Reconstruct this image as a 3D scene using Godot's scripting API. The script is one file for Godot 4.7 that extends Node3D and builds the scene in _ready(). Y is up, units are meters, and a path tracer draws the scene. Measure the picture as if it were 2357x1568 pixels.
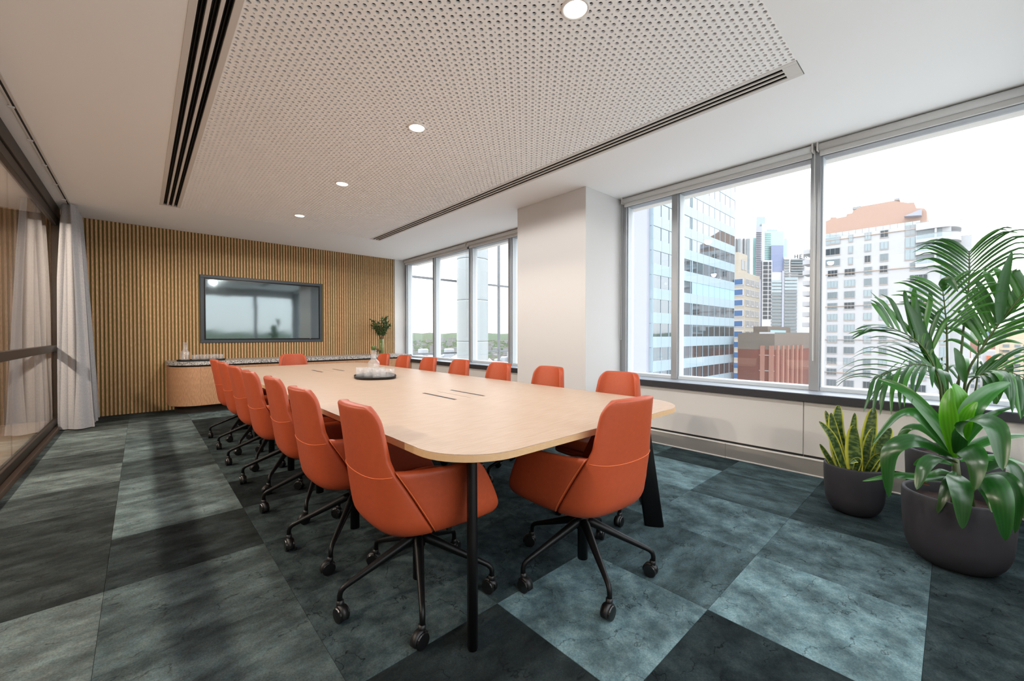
extends Node3D
# A corner meeting room high above a city. Metres, y up. The camera stands at the origin, 1.124 m above the floor;
# -z runs along the room to the slatted wall, +x to the windows.

const EYE := Vector3(0, 1.124, 0)
const TURN := 42.5
const TILT := -0.8
const FOCAL := 932.0
const CEIL := 2.7
const WALL_Z := -7.92
const BACK_Z := 0.55
const LEFT_X := -0.75
const WIN_X := 4.15
const PANEL_X := 3.95
const TILE := 0.61

var M := {}
var used := {}
var rng := RandomNumberGenerator.new()


func _ready() -> void:
	rng.seed = 20240611
	camera_and_sky()
	materials()
	room_shell()
	carpet()
	ceiling_parts()
	slat_wall()
	glass_wall()
	window_walls()
	table_and_chairs()
	credenza()
	screen()
	table_things()
	plants()
	city()


# ---------------------------------------------------------------- camera, sky, light
func camera_and_sky() -> void:
	var cam := Camera3D.new()
	cam.name = "camera"
	add_child(cam)
	cam.position = EYE
	cam.rotation = Vector3(deg_to_rad(TILT), deg_to_rad(-TURN), 0)
	cam.fov = rad_to_deg(2.0 * atan(784.0 / FOCAL))
	cam.near = 0.02
	cam.far = 6000.0
	cam.current = true
	var e := Environment.new()
	var sky := Sky.new()
	var sm := ProceduralSkyMaterial.new()
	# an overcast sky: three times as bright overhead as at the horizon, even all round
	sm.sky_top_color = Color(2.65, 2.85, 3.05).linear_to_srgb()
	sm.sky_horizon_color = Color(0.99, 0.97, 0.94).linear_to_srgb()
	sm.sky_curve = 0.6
	sm.ground_horizon_color = Color(0.5, 0.5, 0.5).linear_to_srgb()
	sm.ground_bottom_color = Color(0.3, 0.3, 0.3).linear_to_srgb()
	sm.sky_energy_multiplier = 1.0
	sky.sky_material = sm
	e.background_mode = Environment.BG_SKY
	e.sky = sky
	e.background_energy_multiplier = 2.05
	e.tonemap_mode = Environment.TONE_MAPPER_LINEAR
	e.tonemap_exposure = 1.30
	e.sdfgi_enabled = true
	e.ssao_enabled = true
	e.ssil_enabled = true
	var w := WorldEnvironment.new()
	w.name = "surroundings"
	w.environment = e
	add_child(w)


# ---------------------------------------------------------------- measuring from the photograph's camera
func ray(px: float, py: float) -> Vector3:
	var u := (px - 1178.5) / FOCAL
	var v := (784.0 - py) / FOCAL
	var b := Basis.from_euler(Vector3(deg_to_rad(TILT), deg_to_rad(-TURN), 0))
	return b * Vector3(u, v, -1.0)


func at_x(px: float, py: float, x: float) -> Vector3:
	var d := ray(px, py)
	return EYE + d * (x / d.x)


func at_z(px: float, py: float, z: float) -> Vector3:
	var d := ray(px, py)
	return EYE + d * (z / d.z)


func at_y(px: float, py: float, y: float) -> Vector3:
	var d := ray(px, py)
	return EYE + d * ((y - EYE.y) / d.y)


# ---------------------------------------------------------------- naming
func numbered(called: String) -> String:
	var n: int = used.get(called, -1) + 1
	used[called] = n
	return called if n == 0 else "%s_%03d" % [called, n]


func tag(o: Node, label: String, category: String, group := "", kind := "") -> Node:
	o.set_meta("label", label)
	if category != "":
		o.set_meta("category", category)
	if group != "":
		o.set_meta("group", group)
	if kind != "":
		o.set_meta("kind", kind)
	return o


func thing(called: String, label: String, category: String, where := Vector3.ZERO, turn := 0.0, group := "") -> Node3D:
	var o := Node3D.new()
	o.name = numbered(called)
	add_child(o)
	o.position = where
	o.rotation.y = turn
	tag(o, label, category, group)
	return o


func part(called: String, mesh: Mesh, m: Material, parent: Node3D, where := Vector3.ZERO) -> MeshInstance3D:
	var o := MeshInstance3D.new()
	o.name = called
	o.mesh = mesh
	o.material_override = m
	o.position = where
	parent.add_child(o, true)
	return o


func single(called: String, mesh: Mesh, m: Material, label: String, category: String, group := "", where := Vector3.ZERO) -> MeshInstance3D:
	var o := part(numbered(called), mesh, m, self, where)
	tag(o, label, category, group)
	return o


func struct(called: String, mesh: Mesh, m: Material, label: String, category := "") -> MeshInstance3D:
	var o := part(called, mesh, m, self)
	tag(o, label, category if category != "" else called.get_slice("_", 0), "", "structure")
	return o


func copy(src: Node3D, label: String, where: Vector3, turn := 0.0) -> Node3D:
	var c: Node3D = src.duplicate()
	c.name = numbered(String(src.name).get_slice("_00", 0))
	add_child(c)
	c.position = where
	c.rotation.y = turn
	c.set_meta("label", label)
	return c


# ---------------------------------------------------------------- mesh building
func begin(flat := true) -> SurfaceTool:
	var st := SurfaceTool.new()
	st.begin(Mesh.PRIMITIVE_TRIANGLES)
	st.set_smooth_group(-1 if flat else 0)
	return st


func done(st: SurfaceTool, smooth := false) -> ArrayMesh:
	st.generate_normals()
	if smooth:
		st.index()
	return st.commit()


# a flat polygon (fan) turned so that its front looks along out
func face(st: SurfaceTool, p: Array, out: Vector3) -> void:
	var n := Vector3.ZERO
	for i in p.size():
		var a: Vector3 = p[i]
		var b: Vector3 = p[(i + 1) % p.size()]
		n += a.cross(b)
	var flip := n.dot(out) > 0.0
	for i in range(1, p.size() - 1):
		st.add_vertex(p[0])
		st.add_vertex(p[i + 1] if flip else p[i])
		st.add_vertex(p[i] if flip else p[i + 1])


func box(st: SurfaceTool, lo: Vector3, hi: Vector3, c := 0.0) -> void:
	var a := Vector3(minf(lo.x, hi.x), minf(lo.y, hi.y), minf(lo.z, hi.z))
	var b := Vector3(maxf(lo.x, hi.x), maxf(lo.y, hi.y), maxf(lo.z, hi.z))
	var mid := (a + b) / 2.0
	var h := (b - a) / 2.0
	c = minf(c, minf(h.x, minf(h.y, h.z)) * 0.95)
	for ax in 3:
		var ay := (ax + 1) % 3
		var az := (ax + 2) % 3
		for s in [-1.0, 1.0]:
			var q := []
			for k in [[-1, -1], [1, -1], [1, 1], [-1, 1]]:
				var p := Vector3.ZERO
				p[ax] = s * h[ax]
				p[ay] = k[0] * (h[ay] - c)
				p[az] = k[1] * (h[az] - c)
				q.append(mid + p)
			var out := Vector3.ZERO
			out[ax] = s
			face(st, q, out)
		if c > 0.0:
			for s in [-1.0, 1.0]:
				for t in [-1.0, 1.0]:
					var q := []
					for k in [[0, -1], [0, 1], [1, 1], [1, -1]]:
						var p := Vector3.ZERO
						p[ax] = k[1] * (h[ax] - c)
						p[ay] = s * (h[ay] - (c if k[0] == 1 else 0.0))
						p[az] = t * (h[az] - (c if k[0] == 0 else 0.0))
						q.append(mid + p)
					var out := Vector3.ZERO
					out[ay] = s
					out[az] = t
					face(st, q, out)
	if c > 0.0:
		for sx in [-1.0, 1.0]:
			for sy in [-1.0, 1.0]:
				for sz in [-1.0, 1.0]:
					var s := Vector3(sx, sy, sz)
					face(st, [mid + s * Vector3(h.x, h.y - c, h.z - c), mid + s * Vector3(h.x - c, h.y, h.z - c), mid + s * Vector3(h.x - c, h.y - c, h.z)], s)


func box_mesh(lo: Vector3, hi: Vector3, c := 0.0) -> ArrayMesh:
	var st := begin()
	box(st, lo, hi, c)
	return done(st)


# rows of points, all of one length, joined into a skin; closed joins the last column to the first
func skin(st: SurfaceTool, rows: Array, closed := false, flip := false, uvs: Array = [], cols: Array = []) -> void:
	for i in rows.size() - 1:
		var n: int = rows[i].size()
		for j in (n if closed else n - 1):
			var k := (j + 1) % n
			var idx := [[i, j], [i + 1, j], [i + 1, k], [i, j], [i + 1, k], [i, k]]
			if flip:
				idx = [[i, j], [i + 1, k], [i + 1, j], [i, j], [i, k], [i + 1, k]]
			for q in idx:
				if not uvs.is_empty():
					st.set_uv(uvs[q[0]][q[1]])
				if not cols.is_empty():
					st.set_color(cols[q[0]][q[1]])
				st.add_vertex(rows[q[0]][q[1]])


# a tube along points; radii one for all or one for each
func tube(st: SurfaceTool, pts: Array, radii, sides := 8, caps := true) -> void:
	var rows := []
	var up := Vector3.UP
	var n := pts.size()
	var side := Vector3.ZERO
	for i in n:
		var t: Vector3 = (pts[mini(i + 1, n - 1)] - pts[maxi(i - 1, 0)]).normalized()
		if side == Vector3.ZERO:
			side = t.cross(up if absf(t.y) < 0.9 else Vector3.RIGHT).normalized()
		else:
			side = (side - t * side.dot(t)).normalized()
		var other := t.cross(side)
		var r: float = radii[i] if radii is Array else radii
		var ring := []
		for k in sides:
			var a := TAU * k / sides
			ring.append(pts[i] + (side * cos(a) + other * sin(a)) * r)
		rows.append(ring)
	if caps:
		var a := []
		var b := []
		for k in sides:
			a.append(pts[0])
			b.append(pts[n - 1])
		rows.push_front(a)
		rows.append(b)
	skin(st, rows, true, false)


func tube_mesh(pts: Array, radii, sides := 8) -> ArrayMesh:
	var st := begin(false)
	tube(st, pts, radii, sides)
	return done(st, true)


# a profile of (radius, height) turned round the y axis, from the bottom outwards
func lathe(st: SurfaceTool, prof: Array, sides := 24, at := Vector3.ZERO) -> void:
	var rows := []
	for p in prof:
		var ring := []
		for k in sides:
			var a := TAU * k / sides
			ring.append(at + Vector3(cos(a) * p.x, p.y, sin(a) * p.x))
		rows.append(ring)
	skin(st, rows, true, true)


func lathe_mesh(prof: Array, sides := 24, smooth := true) -> ArrayMesh:
	var st := begin(not smooth)
	lathe(st, prof, sides)
	return done(st, smooth)


# outline (x, z) counted any way round, between two heights, edges rounded by r
func slab(st: SurfaceTool, outline: Array, y0: float, y1: float, r := 0.0, steps := 3, closed_bottom := true) -> void:
	var n := outline.size()
	var area := 0.0
	var mid := Vector2.ZERO
	for i in n:
		area += outline[i].cross(outline[(i + 1) % n])
		mid += outline[i] / n
	var sgn := -1.0 if area > 0.0 else 1.0
	var rows := []
	var levels := []
	if r > 0.0:
		for k in steps + 1:
			var a := PI / 2 * k / steps
			levels.append([r * (1 - sin(a)), y0 + r * (1 - cos(a))])
		for k in steps + 1:
			var a := PI / 2 * k / steps
			levels.append([r * (1 - cos(a)), y1 - r * (1 - sin(a))])
	else:
		levels = [[0.0, y0], [0.0, y1]]
	for l in levels:
		var ring := []
		for i in n:
			var d: Vector2 = (outline[(i + 1) % n] - outline[(i + n - 1) % n]).normalized()
			var inward := Vector2(-d.y, d.x) * (-sgn)
			var q: Vector2 = outline[i] + inward * l[0]
			ring.append(Vector3(q.x, l[1], q.y))
		rows.append(ring)
	skin(st, rows, true, sgn < 0.0)
	for top in ([true, false] if closed_bottom else [true]):
		var ring: Array = rows[-1] if top else rows[0]
		var c := Vector3(mid.x, ring[0].y, mid.y)
		for i in n:
			face(st, [c, ring[i], ring[(i + 1) % n]], Vector3.UP if top else Vector3.DOWN)


func slab_mesh(outline: Array, y0: float, y1: float, r := 0.0, steps := 3) -> ArrayMesh:
	var st := begin()
	slab(st, outline, y0, y1, r, steps)
	return done(st)


func round_rect(x0: float, x1: float, z0: float, z1: float, r: float, steps := 8) -> Array:
	var p := []
	for c in [[x1 - r, z1 - r, 0.0], [x0 + r, z1 - r, PI / 2], [x0 + r, z0 + r, PI], [x1 - r, z0 + r, PI * 1.5]]:
		for k in steps + 1:
			var a: float = c[2] + PI / 2 * k / steps
			p.append(Vector2(c[0] + cos(a) * r, c[1] + sin(a) * r))
	return p


# an outline (a, b) pushed through along one axis: "x" takes (z, y), "z" takes (x, y)
func extrude(st: SurfaceTool, outline: Array, axis: String, from: float, to: float) -> void:
	var put := func(q: Vector2, d: float) -> Vector3: return Vector3(d, q.y, q.x) if axis == "x" else Vector3(q.x, q.y, d)
	var idx := Geometry2D.triangulate_polygon(PackedVector2Array(outline))
	for d in [from, to]:
		var out := (Vector3.RIGHT if axis == "x" else Vector3.BACK) * signf(d - (from + to) / 2.0)
		for k in range(0, idx.size(), 3):
			face(st, [put.call(outline[idx[k]], d), put.call(outline[idx[k + 1]], d), put.call(outline[idx[k + 2]], d)], out)
	var turn := 0.0
	for i in outline.size():
		turn += outline[i].cross(outline[(i + 1) % outline.size()])
	for i in outline.size():
		var a: Vector2 = outline[i]
		var b: Vector2 = outline[(i + 1) % outline.size()]
		var nrm := Vector2((b - a).y, -(b - a).x) * signf(turn)
		face(st, [put.call(a, from), put.call(b, from), put.call(b, to), put.call(a, to)], put.call(nrm, 0.0))


func spline(p: Array, n: int) -> Array:
	var out := []
	var m := p.size()
	for i in n + 1:
		var t := float(i) / n * (m - 1)
		var k := mini(int(t), m - 2)
		var f := t - k
		var a = p[maxi(k - 1, 0)]
		var b = p[k]
		var c = p[k + 1]
		var d = p[mini(k + 2, m - 1)]
		out.append(b.cubic_interpolate(c, a, d, f))
	return out


# ---------------------------------------------------------------- materials
func mat(called: String, c: Color, rough := 0.6, metal := 0.0) -> StandardMaterial3D:
	var m := StandardMaterial3D.new()
	m.resource_name = called
	m.albedo_color = c
	m.roughness = rough
	m.metallic = metal
	M[called] = m
	return m


func noise_tex(sd: int, freq: float, lo: Color, hi: Color, octaves := 4, size := 256, kind := FastNoiseLite.TYPE_SIMPLEX_SMOOTH) -> NoiseTexture2D:
	var n := FastNoiseLite.new()
	n.seed = sd
	n.frequency = freq
	n.noise_type = kind
	n.fractal_octaves = octaves
	var t := NoiseTexture2D.new()
	t.width = size
	t.height = size
	t.seamless = true
	t.noise = n
	var g := Gradient.new()
	g.set_color(0, lo)
	g.set_color(1, hi)
	t.color_ramp = g
	return t


func triplanar(m: StandardMaterial3D, t: Texture2D, scale: Vector3, world := false) -> void:
	m.albedo_texture = t
	m.uv1_triplanar = true
	m.uv1_world_triplanar = world
	m.uv1_scale = scale


func materials() -> void:
	mat("ceiling_paint", Color(0.94, 0.94, 0.94), 0.85)
	mat("wall_paint", Color(0.81, 0.805, 0.80), 0.8)
	mat("perforated_board", Color(0.96, 0.955, 0.95), 0.85)
	mat("plenum_black", Color(0.05, 0.048, 0.045), 0.95)
	mat("vent_white", Color(0.82, 0.80, 0.78), 0.5)
	mat("vent_black", Color(0.03, 0.03, 0.03), 0.6)
	mat("felt_olive", Color(0.44, 0.38, 0.20), 0.95)
	mat("bronze", Color(0.20, 0.165, 0.135), 0.45, 0.3)
	mat("bronze_light", Color(0.36, 0.29, 0.24), 0.45, 0.3)
	mat("aluminium", Color(0.58, 0.59, 0.60), 0.4, 0.35)
	mat("frame_dark", Color(0.30, 0.30, 0.305), 0.45, 0.2)
	mat("frame_light", Color(0.74, 0.77, 0.79), 0.45, 0.1)
	mat("sill_edge", Color(0.16, 0.16, 0.18), 0.5)
	mat("sill_top", Color(0.50, 0.53, 0.57), 0.35)
	mat("lower_panel", Color(0.80, 0.785, 0.765), 0.7)
	mat("skirting_grey", Color(0.55, 0.535, 0.51), 0.5)
	mat("skirting_cap", Color(0.85, 0.83, 0.80), 0.45)
	mat("blind_white", Color(0.80, 0.80, 0.79), 0.6)
	mat("bead_chain", Color(0.75, 0.75, 0.74), 0.4)
	mat("curtain_cloth", Color(0.66, 0.655, 0.66), 0.95)
	M.curtain_cloth.rim_enabled = true
	M.curtain_cloth.rim = 0.3
	triplanar(M.curtain_cloth, noise_tex(5, 0.12, Color(0.86, 0.86, 0.86), Color(1, 1, 1), 3, 256), Vector3(3.0, 1.2, 3.0))
	mat("corridor_floor", Color(0.62, 0.54, 0.46), 0.35)
	mat("corridor_wall", Color(0.34, 0.28, 0.23), 0.8)
	mat("black_metal", Color(0.035, 0.036, 0.04), 0.42)
	M.black_metal.metallic_specular = 0.35
	mat("black_plastic", Color(0.028, 0.028, 0.03), 0.5)
	mat("wheel_rim", Color(0.06, 0.06, 0.063), 0.3)
	mat("tv_frame", Color(0.20, 0.225, 0.25), 0.5)
	mat("tv_black", Color(0.012, 0.013, 0.015), 0.35)
	mat("tv_screen", Color(0.50, 0.545, 0.56), 0.05, 1.0)
	mat("leather", Color(0.665, 0.285, 0.15), 0.46)
	M.leather.metallic_specular = 0.45
	triplanar(M.leather, noise_tex(8, 0.05, Color(0.93, 0.92, 0.91), Color(1, 1, 1), 4, 256), Vector3.ONE * 3.0)
	mat("stitch", Color(0.84, 0.42, 0.22), 0.7)
	# oak: one noise, stretched along the grain of each use
	var oak := noise_tex(11, 0.05, Color(0.86, 0.80, 0.74), Color(1, 1, 1), 5, 512)
	mat("table_oak", Color(0.755, 0.675, 0.605), 0.42)
	triplanar(M.table_oak, oak, Vector3(0.22, 3.0, 5.5))
	mat("table_edge", Color(0.84, 0.71, 0.55), 0.55)
	triplanar(M.table_edge, oak, Vector3(1.2, 60.0, 1.2))
	mat("cabinet_oak", Color(0.83, 0.655, 0.505), 0.55)
	triplanar(M.cabinet_oak, noise_tex(12, 0.06, Color(0.70, 0.62, 0.55), Color(1, 1, 1), 5, 512), Vector3(6.0, 0.45, 6.0), true)
	for k in 3:
		var m := mat("slat_oak_%d" % k, [Color(0.88, 0.73, 0.565), Color(0.855, 0.70, 0.535), Color(0.895, 0.75, 0.59)][k], 0.6)
		triplanar(m, M.cabinet_oak.albedo_texture, Vector3(7.0, 0.5, 7.0), true)
	mat("kick_dark", Color(0.16, 0.12, 0.08), 0.7)
	mat("terrazzo", Color(0.78, 0.77, 0.76), 0.35)
	triplanar(M.terrazzo, terrazzo_tex(), Vector3.ONE * 1.7, true)
	mat("tray_black", Color(0.03, 0.03, 0.03), 0.55)
	var gl := mat("window_glass", Color(0.9, 0.95, 0.96, 0.03), 0.0)
	gl.transparency = BaseMaterial3D.TRANSPARENCY_ALPHA
	gl.metallic_specular = 0.5
	var pg := mat("partition_glass", Color(0.30, 0.22, 0.15, 0.16), 0.0)
	pg.transparency = BaseMaterial3D.TRANSPARENCY_ALPHA
	pg.metallic_specular = 0.5
	var tg := mat("tumbler_glass", Color(0.93, 0.93, 0.93, 0.10), 0.06)
	tg.transparency = BaseMaterial3D.TRANSPARENCY_ALPHA
	var vg := mat("vase_glass", Color(0.50, 0.56, 0.30, 0.42), 0.06)
	vg.transparency = BaseMaterial3D.TRANSPARENCY_ALPHA
	var cap := mat("green_glass", Color(0.24, 0.38, 0.10, 0.75), 0.1)
	cap.transparency = BaseMaterial3D.TRANSPARENCY_ALPHA
	mat("brass", Color(0.50, 0.40, 0.26), 0.35, 0.7)
	mat("pot_clay", Color(0.175, 0.17, 0.19), 0.7)
	triplanar(M.pot_clay, noise_tex(21, 0.02, Color(0.88, 0.88, 0.88), Color(1, 1, 1), 4, 256), Vector3.ONE * 2.0)
	mat("bark_soil", Color(0.26, 0.13, 0.075), 0.95)
	triplanar(M.bark_soil, noise_tex(22, 0.08, Color(0.25, 0.22, 0.2), Color(1, 1, 1), 3, 256, FastNoiseLite.TYPE_CELLULAR), Vector3.ONE * 4.0)
	for k in 3:
		var m := mat("dracaena_leaf_%d" % k, [Color(0.15, 0.40, 0.12), Color(0.11, 0.31, 0.11), Color(0.30, 0.58, 0.09)][k], 0.28)
		m.backlight_enabled = true
		m.backlight = Color(0.16, 0.30, 0.04)
		m.vertex_color_use_as_albedo = true
	for k in 2:
		var m := mat("palm_leaf_%d" % k, [Color(0.11, 0.27, 0.11), Color(0.17, 0.37, 0.10)][k], 0.35)
		m.backlight_enabled = true
		m.backlight = Color(0.14, 0.26, 0.05)
	mat("palm_stem", Color(0.24, 0.30, 0.12), 0.5)
	mat("dracaena_stem", Color(0.22, 0.26, 0.10), 0.6)
	mat("dead_leaf", Color(0.36, 0.20, 0.12), 0.7)
	mat("snake_leaf", Color(1, 1, 1), 0.4)
	M.snake_leaf.vertex_color_use_as_albedo = true
	mat("olive_leaf", Color(0.36, 0.43, 0.24), 0.5)
	mat("olive_leaf_dark", Color(0.22, 0.29, 0.14), 0.5)
	mat("olive_twig", Color(0.22, 0.17, 0.10), 0.8)
	var lamp := mat("lamp_glow", Color(1, 1, 1), 0.5)
	lamp.emission_enabled = true
	lamp.emission = Color(1.0, 0.97, 0.92)
	lamp.emission_energy_multiplier = 6.0
	mat("lamp_trim", Color(0.9, 0.89, 0.87), 0.4)


func terrazzo_tex() -> ImageTexture:
	var r := RandomNumberGenerator.new()
	r.seed = 77
	var n := 512
	var im := Image.create(n, n, false, Image.FORMAT_RGB8)
	im.fill(Color(0.93, 0.92, 0.91))
	var tones := [Color(0.25, 0.24, 0.23), Color(0.45, 0.44, 0.43), Color(0.98, 0.98, 0.97), Color(0.62, 0.60, 0.57), Color(0.12, 0.12, 0.12)]
	for k in 2600:
		var c: Color = tones[r.randi() % tones.size()]
		var w := r.randi_range(3, 11)
		var h := r.randi_range(3, 9)
		var x := r.randi() % n
		var y := r.randi() % n
		im.fill_rect(Rect2i(x, y, w, h), c)
		im.fill_rect(Rect2i(x + w / 3, y - 2, maxi(w / 2, 1), h + 3), c)
	return ImageTexture.create_from_image(im)


# ---------------------------------------------------------------- the room
func room_shell() -> void:
	var st := begin()
	# floor slab of the room
	struct("floor", box_mesh(Vector3(-0.80, -0.30, -8.2), Vector3(4.45, -0.008, 0.75)), mat("screed", Color(0.16, 0.17, 0.17), 0.9), "floor laid with square teal and charcoal carpet tiles")
	# ceiling slab with the opening for the perforated panel and its two air slots
	st = begin()
	box(st, Vector3(-0.80, CEIL, -8.2), Vector3(0.18, 3.1, 0.75))
	box(st, Vector3(2.97, CEIL, -8.2), Vector3(4.45, 3.1, 0.75))
	box(st, Vector3(0.18, CEIL, -8.2), Vector3(2.97, 3.1, -6.51))
	box(st, Vector3(0.18, CEIL, -0.625), Vector3(2.97, 3.1, 0.75))
	var ce := struct("ceiling", done(st), M.ceiling_paint, "white plasterboard ceiling round a perforated panel")
	part("plenum", box_mesh(Vector3(0.18, 2.86, -6.51), Vector3(2.97, 3.08, -0.625)), M.plenum_black, ce)
	# end wall behind the slats, felt coloured, and its white end strip
	var far := struct("wall_far", box_mesh(Vector3(-0.80, 0, WALL_Z - 0.28), Vector3(3.925, CEIL, WALL_Z - 0.0112)), M.felt_olive, "end wall of vertical oak battens over olive felt")
	part("end_strip", box_mesh(Vector3(3.925, 0, WALL_Z - 0.28), Vector3(4.16, CEIL, WALL_Z)), M.wall_paint, far)
	# pier between the two windows
	struct("wall_pier", box_mesh(Vector3(3.49, 0, -3.71), Vector3(4.45, CEIL, -2.65), 0.004), M.wall_paint, "square white pier between the two rows of windows", "pier")
	# wall behind the camera with its unseen window opening, widened to let in more daylight
	st = begin()
	box(st, Vector3(-0.80, 0, BACK_Z), Vector3(-0.3, CEIL, 0.75))
	box(st, Vector3(-0.3, 0, BACK_Z), Vector3(4.45, 0.60, 0.75))
	box(st, Vector3(-0.3, 2.44, BACK_Z), Vector3(4.45, CEIL, 0.75))
	box(st, Vector3(4.10, 0.60, BACK_Z), Vector3(4.45, 2.44, 0.75))
	struct("wall_back", done(st), M.wall_paint, "white wall behind the viewer with a wide window")
	var w := Node3D.new()
	w.name = "window_3"
	add_child(w)
	tag(w, "wide window in the wall behind the viewer", "window", "", "structure")
	part("glass_pane", box_mesh(Vector3(-0.3, 0.60, 0.66), Vector3(4.10, 2.44, 0.668)), M.window_glass, w)
	for x in [2.91, 1.41]:
		part("mullion", box_mesh(Vector3(x, 0.60, 0.58), Vector3(x + 0.08, 2.44, 0.72), 0.003), M.aluminium, w)
	# corridor beyond the glass partition
	struct("floor_corridor", box_mesh(Vector3(-4.6, -0.30, -8.2), Vector3(-0.80, -0.004, 0.75)), M.corridor_floor, "pale timber floor beyond the glass partition")
	struct("ceiling_corridor", box_mesh(Vector3(-4.6, CEIL, -8.2), Vector3(-0.80, 3.1, 0.75)), M.ceiling_paint, "ceiling of the corridor beyond the glass partition")
	st = begin()
	box(st, Vector3(-4.6, 0, -8.2), Vector3(-4.4, CEIL, 0.75))
	box(st, Vector3(-4.4, 0, -8.2), Vector3(-0.80, CEIL, -8.0))
	box(st, Vector3(-4.4, 0, 0.55), Vector3(-0.80, CEIL, 0.75))
	struct("wall_corridor", done(st), M.corridor_wall, "brown walls of the corridor beyond the glass partition")
	for k in 3:
		var t := thing("corridor_downlight", ["recessed corridor light nearest the slatted end, beyond the glass", "recessed corridor light halfway along, beyond the glass", "recessed corridor light nearest the viewer, beyond the glass"][k], "downlight", Vector3(-2.4, CEIL - 0.004, -6.6 + 2.4 * k), 0, "corridor downlights")
		lamp_into(t, Color(1, 0.94, 0.87), 10.0, 86.0)


func lamp_into(t: Node3D, c: Color, energy: float, angle: float) -> void:
	var st := begin(false)
	lathe(st, [Vector2(0.054, 0.003), Vector2(0.057, -0.004), Vector2(0.068, -0.004), Vector2(0.071, 0.003)], 28)
	part("trim_ring", done(st, true), M.lamp_trim, t)
	st = begin()
	lathe(st, [Vector2(0.0, -0.001), Vector2(0.055, -0.001)], 24)
	part("glowing_lens", done(st), M.lamp_glow, t)
	var l := SpotLight3D.new()
	l.name = "lamp"
	l.light_color = c
	l.light_energy = energy
	l.light_size = 0.055
	l.spot_range = 14.0
	l.spot_attenuation = 2.0
	l.spot_angle = angle
	l.spot_angle_attenuation = 0.12
	l.shadow_enabled = true
	t.add_child(l)
	l.position = Vector3(0, -0.02, 0)
	l.rotation.x = -PI / 2


# ---------------------------------------------------------------- carpet tiles
# brightness of each tile, rows from the viewer (z = 0.55) to the slatted wall, columns from the glass wall to the windows
const TONES := [
	[40, 40, 40, 30, 22, 24, 30, 30],
	[40, 42, 25, 14, 74, 52, 26, 30],
	[44, 44, 17, 66, 46, 56, 40, 50],
	[46, 44, 38, 26, 30, 52, 74, 30],
	[52, 44, 31, 26, 30, 34, 48, 54],
	[22, 22, 31, 28, 30, 30, 34, 44],
	[23, 60, 16, 30, 34, 26, 30, 40],
	[32, 58, 40, 26, 30, 36, 30, 40],
	[56, 36, 36, 36, 30, 30, 36, 40],
	[34, 60, 38, 30, 36, 30, 40, 36],
	[54, 52, 22, 36, 30, 36, 30, 40],
	[62, 56, 20, 30, 36, 30, 36, 40],
	[38, 48, 54, 30, 30, 36, 30, 36],
	[26, 32, 42, 36, 30, 36, 36, 36]]


func carpet_tex(sd: int, streak: int, veins: float) -> ImageTexture:
	var n := 512
	var f := FastNoiseLite.new()
	f.seed = sd
	f.noise_type = FastNoiseLite.TYPE_SIMPLEX_SMOOTH
	f.fractal_octaves = 5
	f.frequency = 0.006
	f.domain_warp_enabled = true
	f.domain_warp_amplitude = 45.0
	f.domain_warp_frequency = 0.008
	var cloud := f.get_image(n, n, false, false, false).get_data()
	f.seed = sd + 50
	f.frequency = 0.02
	f.domain_warp_amplitude = 20.0
	var mid := f.get_image(n, n, false, false, false).get_data()
	var v := FastNoiseLite.new()
	v.seed = sd + 100
	v.noise_type = FastNoiseLite.TYPE_SIMPLEX_SMOOTH
	v.fractal_octaves = 5
	v.fractal_gain = 0.55
	v.frequency = 0.0045
	var crack := v.get_image(n, n, false, false, false).get_data()
	f.seed = sd + 150
	f.noise_type = FastNoiseLite.TYPE_VALUE
	f.domain_warp_enabled = false
	f.fractal_octaves = 2
	f.frequency = 0.35
	var pile := f.get_image(n, n, false, false, false).get_data()
	var out := PackedByteArray()
	out.resize(n * n * 3)
	for y in n:
		var row := y * n
		for x in n:
			var i := row + x
			var s := row + x / streak
			var b := 0.46 + 0.52 * (cloud[s] / 255.0) + 0.26 * (mid[s] / 255.0 - 0.45)
			b *= 0.84 + 0.32 * pile[i] / 255.0
			var c := absf(crack[s] - 126.0) / 3.4
			if c < 1.0:
				b *= 1.0 - veins * (1.0 - c) * clampf((cloud[(i + 90000) % (n * n)] - 90) / 60.0, 0.0, 1.0)
			var hue := mid[i] / 255.0 - 0.5
			out[i * 3] = int(clampf(b * (0.97 + 0.10 * hue), 0, 1) * 255)
			out[i * 3 + 1] = int(clampf(b, 0, 1) * 255)
			out[i * 3 + 2] = int(clampf(b * (1.0 - 0.05 * hue), 0, 1) * 255)
	return ImageTexture.create_from_image(Image.create_from_data(n, n, false, Image.FORMAT_RGB8, out))


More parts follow.
